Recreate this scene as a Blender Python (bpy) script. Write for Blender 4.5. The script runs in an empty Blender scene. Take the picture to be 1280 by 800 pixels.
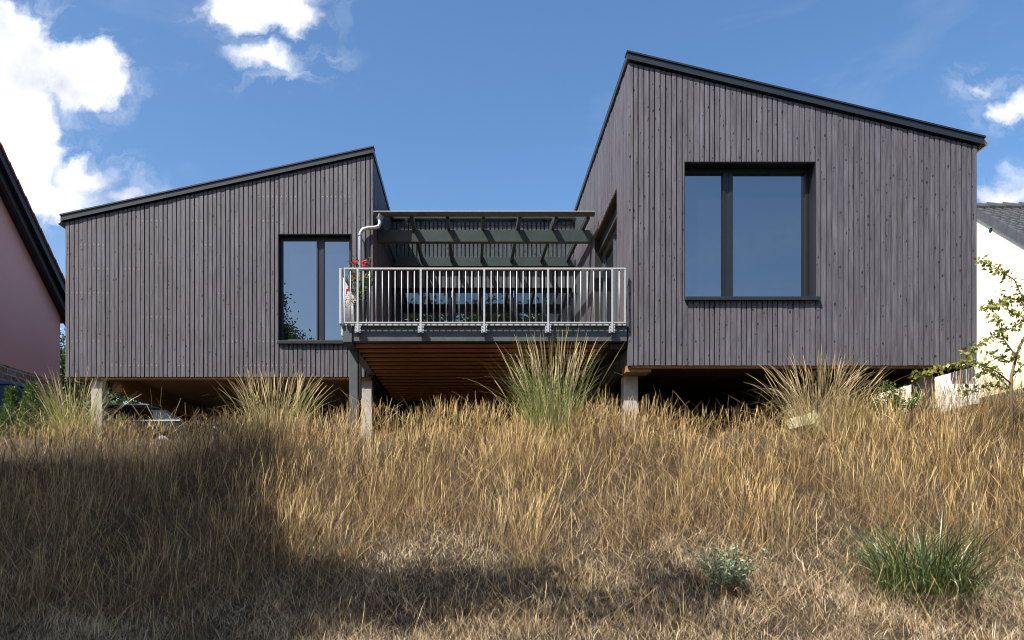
import bpy, math, random
import numpy as np
from mathutils import Vector, Matrix

random.seed(7)
rng = np.random.default_rng(11)
scene = bpy.context.scene
COL = scene.collection
R = math.radians
F, CX, CY = 900.0, 590.0, 640.0          # focal length and principal point of the survey


def P(px, py, Y):
    """surveyed point: sight line of the photograph at depth Y"""
    return Vector(((px - CX) / F * Y, Y, (CY - py) / F * Y))


# ------------------------------------------------------------------ materials
MATS = {}


def nodes_of(name):
    m = bpy.data.materials.new(name)
    m.use_nodes = True
    nt = m.node_tree
    b = nt.nodes['Principled BSDF']
    MATS[name] = m
    return m, nt, b


def N(nt, typ, **kw):
    n = nt.nodes.new(typ)
    for k, v in kw.items():
        if k in n.inputs:
            n.inputs[k].default_value = v
        else:
            setattr(n, k, v)
    return n


def mixcol(nt, fac, a, b, blend='MIX'):
    n = nt.nodes.new('ShaderNodeMix')
    n.data_type = 'RGBA'
    n.blend_type = blend
    for sock, v in ((n.inputs[0], fac), (n.inputs[6], a), (n.inputs[7], b)):
        if hasattr(v, 'links'):
            nt.links.new(v, sock)
        elif isinstance(v, (int, float)):
            sock.default_value = v
        else:
            sock.default_value = (*v, 1) if len(v) == 3 else v
    return n.outputs[2]


def math_(nt, op, a, b=0.0, c=0.0):
    n = nt.nodes.new('ShaderNodeMath')
    n.operation = op
    for i, v in enumerate((a, b, c)):
        if hasattr(v, 'links'):
            nt.links.new(v, n.inputs[i])
        else:
            n.inputs[i].default_value = v
    return n.outputs[0]


def ramp(nt, fac, stops):
    n = nt.nodes.new('ShaderNodeValToRGB')
    el = n.color_ramp.elements
    while len(el) < len(stops):
        el.new(0.5)
    for e, (p, c) in zip(el, stops):
        e.position = p
        e.color = (*c, 1) if len(c) == 3 else c
    nt.links.new(fac, n.inputs[0])
    return n.outputs[0]


def noise(nt, coord, scale, detail=4.0, rough=0.55, dist=0.0):
    n = nt.nodes.new('ShaderNodeTexNoise')
    n.inputs['Scale'].default_value = scale
    n.inputs['Detail'].default_value = detail
    n.inputs['Roughness'].default_value = rough
    n.inputs['Distortion'].default_value = dist
    if coord is not None:
        nt.links.new(coord, n.inputs['Vector'])
    return n.outputs['Fac']


def mapped(nt, coord, scale=(1, 1, 1), loc=(0, 0, 0), rot=(0, 0, 0)):
    n = nt.nodes.new('ShaderNodeMapping')
    n.inputs['Scale'].default_value = scale
    n.inputs['Location'].default_value = loc
    n.inputs['Rotation'].default_value = rot
    nt.links.new(coord, n.inputs['Vector'])
    return n.outputs[0]


def bump(nt, h, strength, dist, b):
    n = nt.nodes.new('ShaderNodeBump')
    n.inputs['Strength'].default_value = strength
    n.inputs['Distance'].default_value = dist
    nt.links.new(h, n.inputs['Height'])
    nt.links.new(n.outputs[0], b.inputs['Normal'])


def simple(name, col, rough=0.6, metal=0.0, var=0.18, scale=6.0, bmp=0.0, stretch=(1, 1, 1)):
    m, nt, b = nodes_of(name)
    tc = N(nt, 'ShaderNodeTexCoord')
    f = noise(nt, mapped(nt, tc.outputs['Object'], stretch), scale, 6.0, 0.6)
    lo = tuple(c * (1 - var) for c in col)
    hi = tuple(min(1, c * (1 + var)) for c in col)
    c = ramp(nt, f, [(0.3, lo), (0.7, hi)])
    nt.links.new(c, b.inputs['Base Color'])
    b.inputs['Roughness'].default_value = rough
    b.inputs['Metallic'].default_value = metal
    if bmp:
        bump(nt, f, bmp, 0.02, b)
    return m


# stained timber cladding: per-board tone (attribute), grain, knots, nail heads
def cladding_material(name, base, nail_rows):
    m, nt, b = nodes_of(name)
    tc = N(nt, 'ShaderNodeTexCoord')
    at = N(nt, 'ShaderNodeAttribute', attribute_name='board')
    sep = N(nt, 'ShaderNodeSeparateColor')
    nt.links.new(at.outputs['Color'], sep.inputs[0])
    r1, u, r2 = sep.outputs[0], sep.outputs[1], sep.outputs[2]
    obj = tc.outputs['Object']
    # every board takes its own piece of the wood: offset the coordinate by the board's random number
    off = N(nt, 'ShaderNodeCombineXYZ')
    nt.links.new(math_(nt, 'MULTIPLY', r1, 37.0), off.inputs[2])
    nt.links.new(math_(nt, 'MULTIPLY', r2, 11.0), off.inputs[0])
    add = N(nt, 'ShaderNodeVectorMath', operation='ADD')
    nt.links.new(obj, add.inputs[0])
    nt.links.new(off.outputs[0], add.inputs[1])
    wood = add.outputs[0]
    grain = noise(nt, mapped(nt, wood, (55, 55, 2.2)), 1.0, 5.0, 0.65, 0.3)
    blotch = noise(nt, mapped(nt, wood, (5, 5, 1.3)), 1.0, 4.0, 0.6)
    tone = ramp(nt, r1, [(0.0, tuple(c * 0.90 for c in base)), (0.5, base), (1.0, tuple(c * 1.10 for c in base))])
    g = ramp(nt, grain, [(0.3, (0.52, 0.51, 0.51)), (0.7, (1.42, 1.42, 1.43))])
    c = mixcol(nt, 1.0, tone, g, 'MULTIPLY')
    bl = ramp(nt, blotch, [(0.25, (0.8, 0.78, 0.78)), (0.75, (1.15, 1.14, 1.16))])
    c = mixcol(nt, 1.0, c, bl, 'MULTIPLY')
    # knots: cells squashed along the board
    v = N(nt, 'ShaderNodeTexVoronoi')
    nt.links.new(mapped(nt, wood, (14, 14, 9.5)), v.inputs['Vector'])
    v.inputs['Scale'].default_value = 1.0
    v.inputs['Randomness'].default_value = 1.0
    selk = N(nt, 'ShaderNodeSeparateColor')
    nt.links.new(v.outputs['Color'], selk.inputs[0])
    rad = math_(nt, 'MULTIPLY', math_(nt, 'SUBTRACT', selk.outputs[0], 0.40), 0.42)
    d = math_(nt, 'ADD', v.outputs['Distance'], math_(nt, 'MULTIPLY', math_(nt, 'SUBTRACT', grain, 0.5), 0.42))
    kn = N(nt, 'ShaderNodeMapRange')
    nt.links.new(math_(nt, 'SUBTRACT', d, rad), kn.inputs[0])
    kn.inputs[1].default_value = 0.05
    kn.inputs[2].default_value = -0.03
    c = mixcol(nt, math_(nt, 'MULTIPLY', kn.outputs[0], 0.9), c, tuple(x * 0.14 for x in base))
    # pale resin specks
    v2 = N(nt, 'ShaderNodeTexVoronoi')
    nt.links.new(mapped(nt, wood, (9, 9, 3.0)), v2.inputs['Vector'])
    s2 = N(nt, 'ShaderNodeSeparateColor')
    nt.links.new(v2.outputs['Color'], s2.inputs[0])
    sp = math_(nt, 'MULTIPLY', math_(nt, 'LESS_THAN', v2.outputs['Distance'], 0.055), math_(nt, 'GREATER_THAN', s2.outputs[1], 0.82))
    c = mixcol(nt, math_(nt, 'MULTIPLY', sp, 0.8), c, (0.45, 0.36, 0.26))
    if nail_rows:
        sx = N(nt, 'ShaderNodeSeparateXYZ')
        nt.links.new(obj, sx.inputs[0])
        zz = math_(nt, 'ADD', sx.outputs[2], math_(nt, 'MULTIPLY', r2, 0.02))
        fr = math_(nt, 'ABSOLUTE', math_(nt, 'SUBTRACT', math_(nt, 'FRACT', math_(nt, 'MULTIPLY', zz, 1 / 0.52)), 0.5))
        row = math_(nt, 'LESS_THAN', fr, 0.016)
        un = math_(nt, 'LESS_THAN', math_(nt, 'ABSOLUTE', math_(nt, 'SUBTRACT', u, 0.5)), 0.10)
        some = math_(nt, 'GREATER_THAN', noise(nt, mapped(nt, obj, (1.3, 1.3, 2.5)), 1.0, 1.0), 0.56)
        nl = math_(nt, 'MULTIPLY', math_(nt, 'MULTIPLY', row, un), some)
        c = mixcol(nt, math_(nt, 'MULTIPLY', nl, 0.5), c, (0.5, 0.47, 0.45))
    nt.links.new(c, b.inputs['Base Color'])
    b.inputs['Roughness'].default_value = 0.62
    b.inputs['Specular IOR Level'].default_value = 0.35
    h = math_(nt, 'ADD', grain, math_(nt, 'MULTIPLY', kn.outputs[0], 0.6))
    bump(nt, h, 0.6, 0.006, b)
    return m


CLAD = cladding_material('stained_larch', (0.096, 0.092, 0.107), False)
CLADN = cladding_material('nailed_larch', (0.089, 0.085, 0.099), True)
simple('membrane', (0.012, 0.012, 0.013), 0.9)
simple('anthracite_metal', (0.017, 0.022, 0.028), 0.42, 0.2, 0.12, 3)
simple('painted_timber', (0.055, 0.065, 0.073), 0.55, 0, 0.2, 5, 0.15, (1, 1, 1))
simple('pergola_timber', (0.030, 0.040, 0.043), 0.55, 0, 0.2, 5, 0.15, (1, 1, 1))
simple('frame_grey', (0.012, 0.0145, 0.018), 0.4, 0.1, 0.1, 4)
simple('galvanised', (0.38, 0.395, 0.42), 0.5, 0.3, 0.10, 30)
simple('zinc', (0.36, 0.38, 0.41), 0.38, 0.55, 0.15, 12)
simple('gutter_zinc', (0.05, 0.05, 0.05), 0.55, 0.2, 0.2, 12)
simple('dark_soffit', (0.035, 0.022, 0.014), 0.7, 0, 0.3, 3, 0.1, (0.6, 9, 9))  # near-black colour stands in for the shade under the right wing
simple('dark_boarding', (0.030, 0.012, 0.007), 0.7, 0, 0.3, 3, 0.1, (0.6, 9, 9))  # near-black so the deck's underside looks shaded behind the joists
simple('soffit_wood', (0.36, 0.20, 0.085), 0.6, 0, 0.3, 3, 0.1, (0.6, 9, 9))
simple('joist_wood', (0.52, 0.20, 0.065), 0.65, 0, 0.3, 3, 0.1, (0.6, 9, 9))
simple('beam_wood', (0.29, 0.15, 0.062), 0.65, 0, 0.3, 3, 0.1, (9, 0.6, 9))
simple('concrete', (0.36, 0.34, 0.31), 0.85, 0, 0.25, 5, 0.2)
simple('dark_concrete', (0.025, 0.023, 0.021), 0.9, 0, 0.3, 2, 0.2)  # blackened copy of the concrete, shade put into the colour
simple('pink_render', (0.88, 0.42, 0.35), 0.9, 0, 0.08, 60, 0.25)
simple('cream_render', (0.88, 0.80, 0.60), 0.9, 0, 0.04, 30, 0.15)
simple('grey_plinth', (0.06, 0.058, 0.055), 0.9, 0, 0.25, 8, 0.2)
simple('black_paint', (0.012, 0.012, 0.014), 0.5, 0, 0.2, 6)
simple('red_tile', (0.33, 0.095, 0.055), 0.8, 0, 0.3, 8, 0.2)
simple('dark_tile', (0.075, 0.073, 0.078), 0.38, 0, 0.25, 8, 0.1)
simple('soffit_green', (0.45, 0.42, 0.12), 0.7)
simple('white_board', (0.78, 0.79, 0.80), 0.7, 0, 0.06, 10)
simple('fence_dark', (0.05, 0.052, 0.06), 0.6)
simple('pot_black', (0.018, 0.018, 0.02), 0.4)
simple('bin_blue', (0.035, 0.065, 0.16), 0.45, 0, 0.15, 5)
simple('rubber', (0.015, 0.015, 0.016), 0.8)
simple('car_paint', (0.018, 0.020, 0.024), 0.18, 0.3, 0.05, 4)
simple('chrome', (0.7, 0.71, 0.73), 0.15, 1.0, 0.05, 4)
simple('pale_stone', (0.58, 0.55, 0.34), 0.85, 0, 0.18, 9, 0.4)
simple('bark', (0.14, 0.095, 0.06), 0.9, 0, 0.4, 14, 0.5, (1, 1, 0.25))
simple('lamp_metal', (0.10, 0.105, 0.11), 0.4, 0.5)


def glass_material(name, refl, tint, dark):
    m, nt, b = nodes_of(name)
    nt.nodes.remove(b)
    out = nt.nodes['Material Output']
    tc = N(nt, 'ShaderNodeTexCoord')
    gl = N(nt, 'ShaderNodeBsdfGlossy')
    gl.inputs['Color'].default_value = (*tint, 1)
    gl.inputs['Roughness'].default_value = 0.006
    bp = N(nt, 'ShaderNodeBump')
    bp.inputs['Strength'].default_value = 0.05
    bp.inputs['Distance'].default_value = 0.02
    nt.links.new(noise(nt, tc.outputs['Object'], 1.2, 2.0), bp.inputs['Height'])
    nt.links.new(bp.outputs[0], gl.inputs['Normal'])
    df = N(nt, 'ShaderNodeBsdfDiffuse')
    df.inputs['Color'].default_value = (*dark, 1)
    lw = N(nt, 'ShaderNodeFresnel')
    lw.inputs['IOR'].default_value = 1.5
    fac = math_(nt, 'ADD', lw.outputs[0], refl)
    mx = N(nt, 'ShaderNodeMixShader')
    nt.links.new(math_(nt, 'MINIMUM', fac, 1.0), mx.inputs[0])
    nt.links.new(df.outputs[0], mx.inputs[1])
    nt.links.new(gl.outputs[0], mx.inputs[2])
    nt.links.new(mx.outputs[0], out.inputs['Surface'])
    return m


glass_material('window_glass', 0.23, (0.84, 0.92, 0.98), (0.006, 0.008, 0.010))
glass_material('car_glass', 0.02, (0.85, 0.92, 1.0), (0.004, 0.005, 0.006))
glass_material('door_glass', 0.22, (0.80, 0.92, 1.0), (0.004, 0.005, 0.006))

# roof glazing: clear sheet
m, nt, b = nodes_of('roof_glass')
nt.nodes.remove(b)
tr = N(nt, 'ShaderNodeBsdfTransparent')
tr.inputs['Color'].default_value = (0.84, 0.90, 0.89, 1)
gl = N(nt, 'ShaderNodeBsdfGlossy')
gl.inputs['Roughness'].default_value = 0.02
fr = N(nt, 'ShaderNodeFresnel')
fr.inputs['IOR'].default_value = 1.45
mx = N(nt, 'ShaderNodeMixShader')
nt.links.new(math_(nt, 'MULTIPLY', fr.outputs[0], 0.35), mx.inputs[0])
nt.links.new(tr.outputs[0], mx.inputs[1])
nt.links.new(gl.outputs[0], mx.inputs[2])
nt.links.new(mx.outputs[0], nt.nodes['Material Output'].inputs['Surface'])


def foliage_material(name, stops, transl=0.35, rough=0.6):
    """colour by the leaf's own random number (attribute 'tint'.r) and position along the leaf (.g)"""
    m, nt, b = nodes_of(name)
    nt.nodes.remove(b)
    at = N(nt, 'ShaderNodeAttribute', attribute_name='tint')
    sep = N(nt, 'ShaderNodeSeparateColor')
    nt.links.new(at.outputs['Color'], sep.inputs[0])
    c = ramp(nt, sep.outputs[0], stops)
    c2 = mixcol(nt, math_(nt, 'MULTIPLY', sep.outputs[1], sep.outputs[2]), c, (0.50, 0.38, 0.19))
    d = N(nt, 'ShaderNodeBsdfDiffuse')
    t = N(nt, 'ShaderNodeBsdfTranslucent')
    nt.links.new(c2, d.inputs[0])
    nt.links.new(c2, t.inputs[0])
    mx = N(nt, 'ShaderNodeMixShader')
    mx.inputs[0].default_value = transl
    nt.links.new(d.outputs[0], mx.inputs[1])
    nt.links.new(t.outputs[0], mx.inputs[2])
    g = N(nt, 'ShaderNodeBsdfGlossy')
    g.inputs['Roughness'].default_value = rough
    m2 = N(nt, 'ShaderNodeMixShader')
    m2.inputs[0].default_value = 0.05
    nt.links.new(mx.outputs[0], m2.inputs[1])
    nt.links.new(g.outputs[0], m2.inputs[2])
    nt.links.new(m2.outputs[0], nt.nodes['Material Output'].inputs['Surface'])
    return m


foliage_material('dry_grass', [(0.0, (0.045, 0.024, 0.010)), (0.28, (0.13, 0.068, 0.020)), (0.5, (0.30, 0.170, 0.045)), (0.72, (0.49, 0.305, 0.085)),
                               (0.94, (0.68, 0.50, 0.21)), (1.0, (0.17, 0.20, 0.06))], 0.08)
foliage_material('straw', [(0.0, (0.055, 0.036, 0.020)), (0.35, (0.22, 0.150, 0.080)), (0.75, (0.47, 0.355, 0.215)), (1.0, (0.66, 0.55, 0.38))], 0.06)
foliage_material('reed_green', [(0.0, (0.055, 0.12, 0.018)), (0.5, (0.13, 0.225, 0.032)), (0.75, (0.33, 0.33, 0.085)), (1.0, (0.46, 0.36, 0.17))], 0.35)
foliage_material('reed_yellow', [(0.0, (0.10, 0.14, 0.022)), (0.5, (0.28, 0.28, 0.055)), (1.0, (0.52, 0.40, 0.20))], 0.35)
foliage_material('reed_arch', [(0.0, (0.12, 0.14, 0.05)), (0.35, (0.30, 0.23, 0.10)), (1.0, (0.50, 0.38, 0.22))], 0.3)
foliage_material('tussock', [(0.0, (0.010, 0.032, 0.006)), (0.6, (0.028, 0.070, 0.014)), (0.88, (0.08, 0.14, 0.045)), (1.0, (0.38, 0.33, 0.11))], 0.3, 0.4)
foliage_material('sage', [(0.0, (0.07, 0.12, 0.05)), (0.6, (0.20, 0.28, 0.15)), (1.0, (0.38, 0.45, 0.30))], 0.2)
foliage_material('bush_green', [(0.0, (0.035, 0.075, 0.014)), (0.6, (0.08, 0.15, 0.028)), (1.0, (0.17, 0.23, 0.05))], 0.35, 0.4)
foliage_material('fruit_leaf', [(0.0, (0.09, 0.14, 0.02)), (0.6, (0.24, 0.29, 0.05)), (0.9, (0.40, 0.40, 0.10)), (1.0, (0.35, 0.20, 0.06))], 0.4, 0.35)
foliage_material('conifer', [(0.0, (0.03, 0.065, 0.012)), (0.7, (0.09, 0.17, 0.030)), (1.0, (0.15, 0.24, 0.05))], 0.3)
foliage_material('tree_leaf', [(0.0, (0.03, 0.06, 0.014)), (0.6, (0.06, 0.10, 0.022)), (1.0, (0.11, 0.15, 0.035))], 0.3, 0.4)
foliage_material('red_petal', [(0.0, (0.42, 0.015, 0.045)), (1.0, (0.62, 0.03, 0.09))], 0.3)
foliage_material('dry_bloom', [(0.0, (0.55, 0.50, 0.40)), (1.0, (0.75, 0.72, 0.62))], 0.3)

# stone base of the pink house
m, nt, b = nodes_of('rubble_stone')
tc = N(nt, 'ShaderNodeTexCoord')
sx = N(nt, 'ShaderNodeSeparateXYZ')
nt.links.new(tc.outputs['Object'], sx.inputs[0])
cb = N(nt, 'ShaderNodeCombineXYZ')
nt.links.new(math_(nt, 'ADD', sx.outputs[0], sx.outputs[1]), cb.inputs[0])
nt.links.new(sx.outputs[2], cb.inputs[1])
wob = N(nt, 'ShaderNodeVectorMath', operation='ADD')
nz = N(nt, 'ShaderNodeTexNoise')
nz.inputs['Scale'].default_value = 3.0
nt.links.new(tc.outputs['Object'], nz.inputs['Vector'])
sc_ = N(nt, 'ShaderNodeVectorMath', operation='SCALE')
nt.links.new(nz.outputs['Color'], sc_.inputs[0])
sc_.inputs['Scale'].default_value = 0.12
nt.links.new(cb.outputs[0], wob.inputs[0])
nt.links.new(sc_.outputs[0], wob.inputs[1])
br = N(nt, 'ShaderNodeTexBrick')
nt.links.new(wob.outputs[0], br.inputs['Vector'])
br.inputs['Scale'].default_value = 1.0
br.inputs['Brick Width'].default_value = 0.34
br.inputs['Row Height'].default_value = 0.17
br.inputs['Mortar Size'].default_value = 0.018
br.inputs['Color1'].default_value = (0.27, 0.09, 0.085, 1)
br.inputs['Color2'].default_value = (0.34, 0.26, 0.15, 1)
br.inputs['Mortar'].default_value = (0.55, 0.49, 0.43, 1)
br.inputs['Bias'].default_value = 0.1
c = mixcol(nt, 0.5, br.outputs['Color'], ramp(nt, noise(nt, tc.outputs['Object'], 9), [(0.3, (0.45, 0.42, 0.4)), (0.7, (1.3, 1.25, 1.2))]), 'MULTIPLY')
nt.links.new(c, b.inputs['Base Color'])
b.inputs['Roughness'].default_value = 0.9
bump(nt, math_(nt, 'SUBTRACT', 1.0, br.outputs['Fac']), 0.6, 0.03, b)

MATS['pale_stone'].node_tree.nodes['Principled BSDF'].inputs['Specular IOR Level'].default_value = .1
# ground
m, nt, b = nodes_of('dry_earth')
tc = N(nt, 'ShaderNodeTexCoord')
n1 = noise(nt, tc.outputs['Object'], 0.9, 6)
n2 = noise(nt, tc.outputs['Object'], 38, 8, 0.7)
c = ramp(nt, n2, [(0.3, (0.014, 0.010, 0.006)), (0.55, (0.045, 0.031, 0.018)), (0.8, (0.12, 0.09, 0.05))])
c = mixcol(nt, 0.6, c, ramp(nt, n1, [(0.3, (0.6, 0.55, 0.5)), (0.7, (1.2, 1.15, 1.0))]), 'MULTIPLY')
nt.links.new(c, b.inputs['Base Color'])
b.inputs['Roughness'].default_value = 0.95
bump(nt, n2, 0.8, 0.05, b)


# ------------------------------------------------------------------ object helpers
WORLD = {}


def wloc(o):
    return WORLD.get(o.name, Vector((0, 0, 0))) if o else Vector((0, 0, 0))


def link(name, me, mat, parent=None, origin=None):
    o = bpy.data.objects.new(name, me)
    COL.objects.link(o)
    if mat:
        me.materials.append(MATS[mat])
    w = Vector(origin) if origin is not None else Vector((0, 0, 0))
    o.location = w - wloc(parent)
    WORLD[o.name] = w
    if parent:
        o.parent = parent
    return o


def thing(name, loc, label, cat, group=None):
    o = bpy.data.objects.new(name, None)
    o.empty_display_size = 0.3
    COL.objects.link(o)
    o.location = loc
    WORLD[o.name] = Vector(loc)
    tag(o, label, cat, group)
    return o


def tag(o, label=None, cat=None, group=None, kind=None):
    if label:
        o['label'] = label
    if cat:
        o['category'] = cat
    if group:
        o['group'] = group
    if kind:
        o['kind'] = kind
    return o


class MB:
    """collects solids in world coordinates, built as ONE mesh object"""

    def __init__(s):
        s.v, s.f, s.c = [], [], []

    def add(s, vs, fs, col=None):
        n = len(s.v)
        s.v += [tuple(v) for v in vs]
        for f in fs:
            s.f.append(tuple(i + n for i in f))
            s.c.append(col)

    def hexa(s, p, col=None):
        """8 corners: bottom 4 (ccw seen from above) then top 4"""
        s.add(p, [(3, 2, 1, 0), (4, 5, 6, 7), (0, 1, 5, 4), (1, 2, 6, 5), (2, 3, 7, 6), (3, 0, 4, 7)], col)
        return s

    def box(s, x0, x1, y0, y1, z0, z1):
        return s.hexa([(x0, y0, z0), (x1, y0, z0), (x1, y1, z0), (x0, y1, z0),
                       (x0, y0, z1), (x1, y0, z1), (x1, y1, z1), (x0, y1, z1)])

    def bar(s, a, b, w, h, up=(0, 0, 1)):
        a, b = Vector(a), Vector(b)
        d = (b - a).normalized()
        side = d.cross(Vector(up)).normalized()
        u = side.cross(d)
        q = []
        for p in (a, b):
            q.append([p - side * w / 2 - u * h / 2, p + side * w / 2 - u * h / 2, p + side * w / 2 + u * h / 2, p - side * w / 2 + u * h / 2])
        s.add(q[0] + q[1], [(0, 1, 2, 3), (7, 6, 5, 4), (0, 4, 5, 1), (1, 5, 6, 2), (2, 6, 7, 3), (3, 7, 4, 0)])
        return s

    def tube(s, pts, radii, n=10, caps=True):
        pts = [Vector(p) for p in pts]
        if isinstance(radii, (int, float)):
            radii = [radii] * len(pts)
        base = len(s.v)
        prev = None
        for i, p in enumerate(pts):
            t = (pts[min(i + 1, len(pts) - 1)] - pts[max(i - 1, 0)]).normalized()
            if prev is None:
                prev = Vector((1, 0, 0)) if abs(t.x) < 0.8 else Vector((0, 1, 0))
            a = (prev - t * prev.dot(t)).normalized()
            prev = a
            bb = t.cross(a)
            for k in range(n):
                an = 2 * math.pi * k / n
                s.v.append(tuple(p + (a * math.cos(an) + bb * math.sin(an)) * radii[i]))
        for i in range(len(pts) - 1):
            for k in range(n):
                k2 = (k + 1) % n
                s.f.append((base + i * n + k, base + i * n + k2, base + (i + 1) * n + k2, base + (i + 1) * n + k))
                s.c.append(None)
        if caps:
            s.f.append(tuple(base + k for k in reversed(range(n))))
            s.f.append(tuple(base + (len(pts) - 1) * n + k for k in range(n)))
            s.c += [None, None]
        return s

    def prism(s, poly, axis, a0, a1):
        """poly of 2D points extruded along axis ('x': poly is (y,z); 'y': poly is (x,z))"""
        def mk(p, a):
            return (a, p[0], p[1]) if axis == 'x' else ((p[0], a, p[1]) if axis == 'y' else (p[0], p[1], a))
        n = len(poly)
        vs = [mk(p, a0) for p in poly] + [mk(p, a1) for p in poly]
        fs = [tuple(range(n)), tuple(range(2 * n - 1, n - 1, -1))]
        fs += [(i, i + n, (i + 1) % n + n, (i + 1) % n) for i in range(n)]
        s.add(vs, fs)
        return s

    def build(s, name, mat, parent=None, smooth=False, bevel=0.0, label=None):
        me = bpy.data.meshes.new(name)
        V = np.array(s.v, dtype=float)
        lo, hi = V.min(0), V.max(0)
        org = Vector(((lo[0] + hi[0]) / 2, (lo[1] + hi[1]) / 2, lo[2]))
        me.from_pydata([tuple(Vector(v) - org) for v in s.v], [], s.f)
        if any(c is not None for c in s.c):
            at = me.color_attributes.new('board', 'FLOAT_COLOR', 'CORNER')
            li = 0
            for poly, c in zip(me.polygons, s.c):
                for k in range(poly.loop_total):
                    cc = c if c is not None else [(0.5, 0.5, 0.5)] * poly.loop_total
                    at.data[poly.loop_start + k].color = (*cc[k % len(cc)], 1)
        import bmesh
        bm = bmesh.new()
        bm.from_mesh(me)
        bmesh.ops.recalc_face_normals(bm, faces=bm.faces)
        bm.to_mesh(me)
        bm.free()
        if smooth:
            for p in me.polygons:
                p.use_smooth = True
        o = link(name, me, mat, parent, org)
        if bevel:
            md = o.modifiers.new('bevel', 'BEVEL')
            md.width = bevel
            md.segments = 2
            md.limit_method = 'ANGLE'
        if label:
            o['label'] = label
        return o


def boards(mb, org, ud, nd, length, zbot, ztop, holes=(), pitch=0.0935, gap=0.0175, th=0.032, seed=1):
    """vertical boards on a wall; org: corner on the wall face, ud: direction along, nd: outward normal;
    holes: (u0,u1,z0,z1)"""
    rd = random.Random(seed)
    org, ud, nd = Vector(org), Vector(ud), Vector(nd)
    u = 0.0
    while u < length - 0.02:
        w = pitch * rd.uniform(0.93, 1.07)
        u1 = min(u + w, length)
        r1, r2 = rd.random(), rd.random()
        t = th + rd.uniform(-0.005, 0.005)
        a, bq = u, u1 - gap * rd.uniform(0.75, 1.3)
        if u1 >= length - 0.02:
            bq = length
            u1 = length
        cuts = sorted({a, bq} | {x for h in holes for x in (h[0], h[1]) if a < x < bq})
        for x0, x1 in zip(cuts[:-1], cuts[1:]):
            if x1 - x0 < 0.006:
                continue
            mid = (x0 + x1) / 2
            spans = [(zbot + rd.uniform(-0.003, 0.003), None)]
            for h in holes:
                if h[0] < mid < h[1]:
                    spans = [(spans[0][0], h[2]), (h[3], None)]
            for z0, z1 in spans:
                za, zb_ = (ztop(x0), ztop(x1)) if z1 is None else (z1, z1)
                p = []
                for zz in ((z0, z0), (za, zb_)):
                    A = org + ud * x0
                    B = org + ud * x1
                    p += [Vector((A.x, A.y, zz[0])) + nd * t, Vector((B.x, B.y, zz[1])) + nd * t,
                          Vector((B.x, B.y, zz[1])), Vector((A.x, A.y, zz[0]))]
                fs = [(3, 2, 1, 0), (4, 5, 6, 7), (0, 1, 5, 4), (1, 2, 6, 5), (2, 3, 7, 6), (3, 0, 4, 7)]
                n = len(mb.v)
                mb.v += [tuple(v) for v in p]
                uu = [0, 1, 1, 0, 0, 1, 1, 0]
                for f in fs:
                    mb.f.append(tuple(i + n for i in f))
                    mb.c.append([(r1, uu[i], r2) for i in f])
        u = u1


# ------------------------------------------------------------------ terrain
CRX = [-40, -12, -9.6, -8.2, -6.5, -2, 4.4, 8.0, 9.8, 14, 40]
CRZ = [1.75, 1.6, 1.50, 1.30, 1.28, 1.32, 1.36, 1.62, 1.93, 2.35, 2.6]


def smooth(t):
    t = np.clip(t, 0, 1)
    return t * t * (3 - 2 * t)


def ground_z(X, Y):
    X = np.asarray(X, float)
    Y = np.asarray(Y, float)
    zc = np.interp(X, CRX, CRZ)
    t = np.clip((Y - 6.9) / (12.7 - 6.9), 0, 1)
    ramp_ = t + 0.045 * np.sin(2 * np.pi * t) * -1.0
    z = -1.55 + (zc + 1.55) * ramp_
    far = np.clip((Y - 14.0) / 8.0, 0, 1)
    z = z + 0.30 * far * np.clip((-X - 8) / 3, 0, 1) + 0.45 * smooth((X - 9.5) / 3) * smooth((Y - 13.2) / 4)
    z = z + 0.05 * np.sin(X * 1.7 + 0.6 * np.sin(Y * 1.3)) * np.sin(Y * 1.9 + X * 0.4) + 0.025 * np.sin(X * 4.1 + Y * 2.2) * np.sin(Y * 4.7)
    return z


def gz(x, y):
    return float(ground_z(x, y))


xs = np.concatenate([np.array([-900, -400, -150, -60, -30]), np.arange(-20, 20.01, 0.2), np.array([30, 60, 150, 400, 900])])
ys = np.concatenate([np.array([-900, -400, -150, -60, -20, -8, 0, 4]), np.arange(6, 17, 0.2), np.array([18, 20, 22, 25, 30, 45, 80, 200, 500, 900])])
XX, YY = np.meshgrid(xs, ys)
ZZ = ground_z(XX, YY)
vv = np.stack([XX, YY, ZZ], -1).reshape(-1, 3)
nx, ny = len(xs), len(ys)
ff = [(j * nx + i, j * nx + i + 1, (j + 1) * nx + i + 1, (j + 1) * nx + i) for j in range(ny - 1) for i in range(nx - 1)]
me = bpy.data.meshes.new('ground')
me.from_pydata(vv.tolist(), [], ff)
for p in me.polygons:
    p.use_smooth = True
tag(link('ground', me, 'dry_earth'), kind='structure')

# ------------------------------------------------------------------ the house
DR, DL = 12.5, 15.5
kR, kL = F / DR, F / DL
house = thing('house', (0.0, 17.0, 1.4), 'modern grey timber-clad house of two mono-pitched wings raised on concrete columns, with glazed balcony between', 'house')

# --- wing on the right: front wall at Y=DR
RX0, RX1 = 2.72, 8.76
RZ0 = 2.545
RZhi, RZlo = 7.80, 6.35                # wall top under the fascia at RX0 / RX1
RDEP = 10.5


def r_top(u):
    return RZhi + (RZlo - RZhi) * u / (RX1 - RX0)


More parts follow.
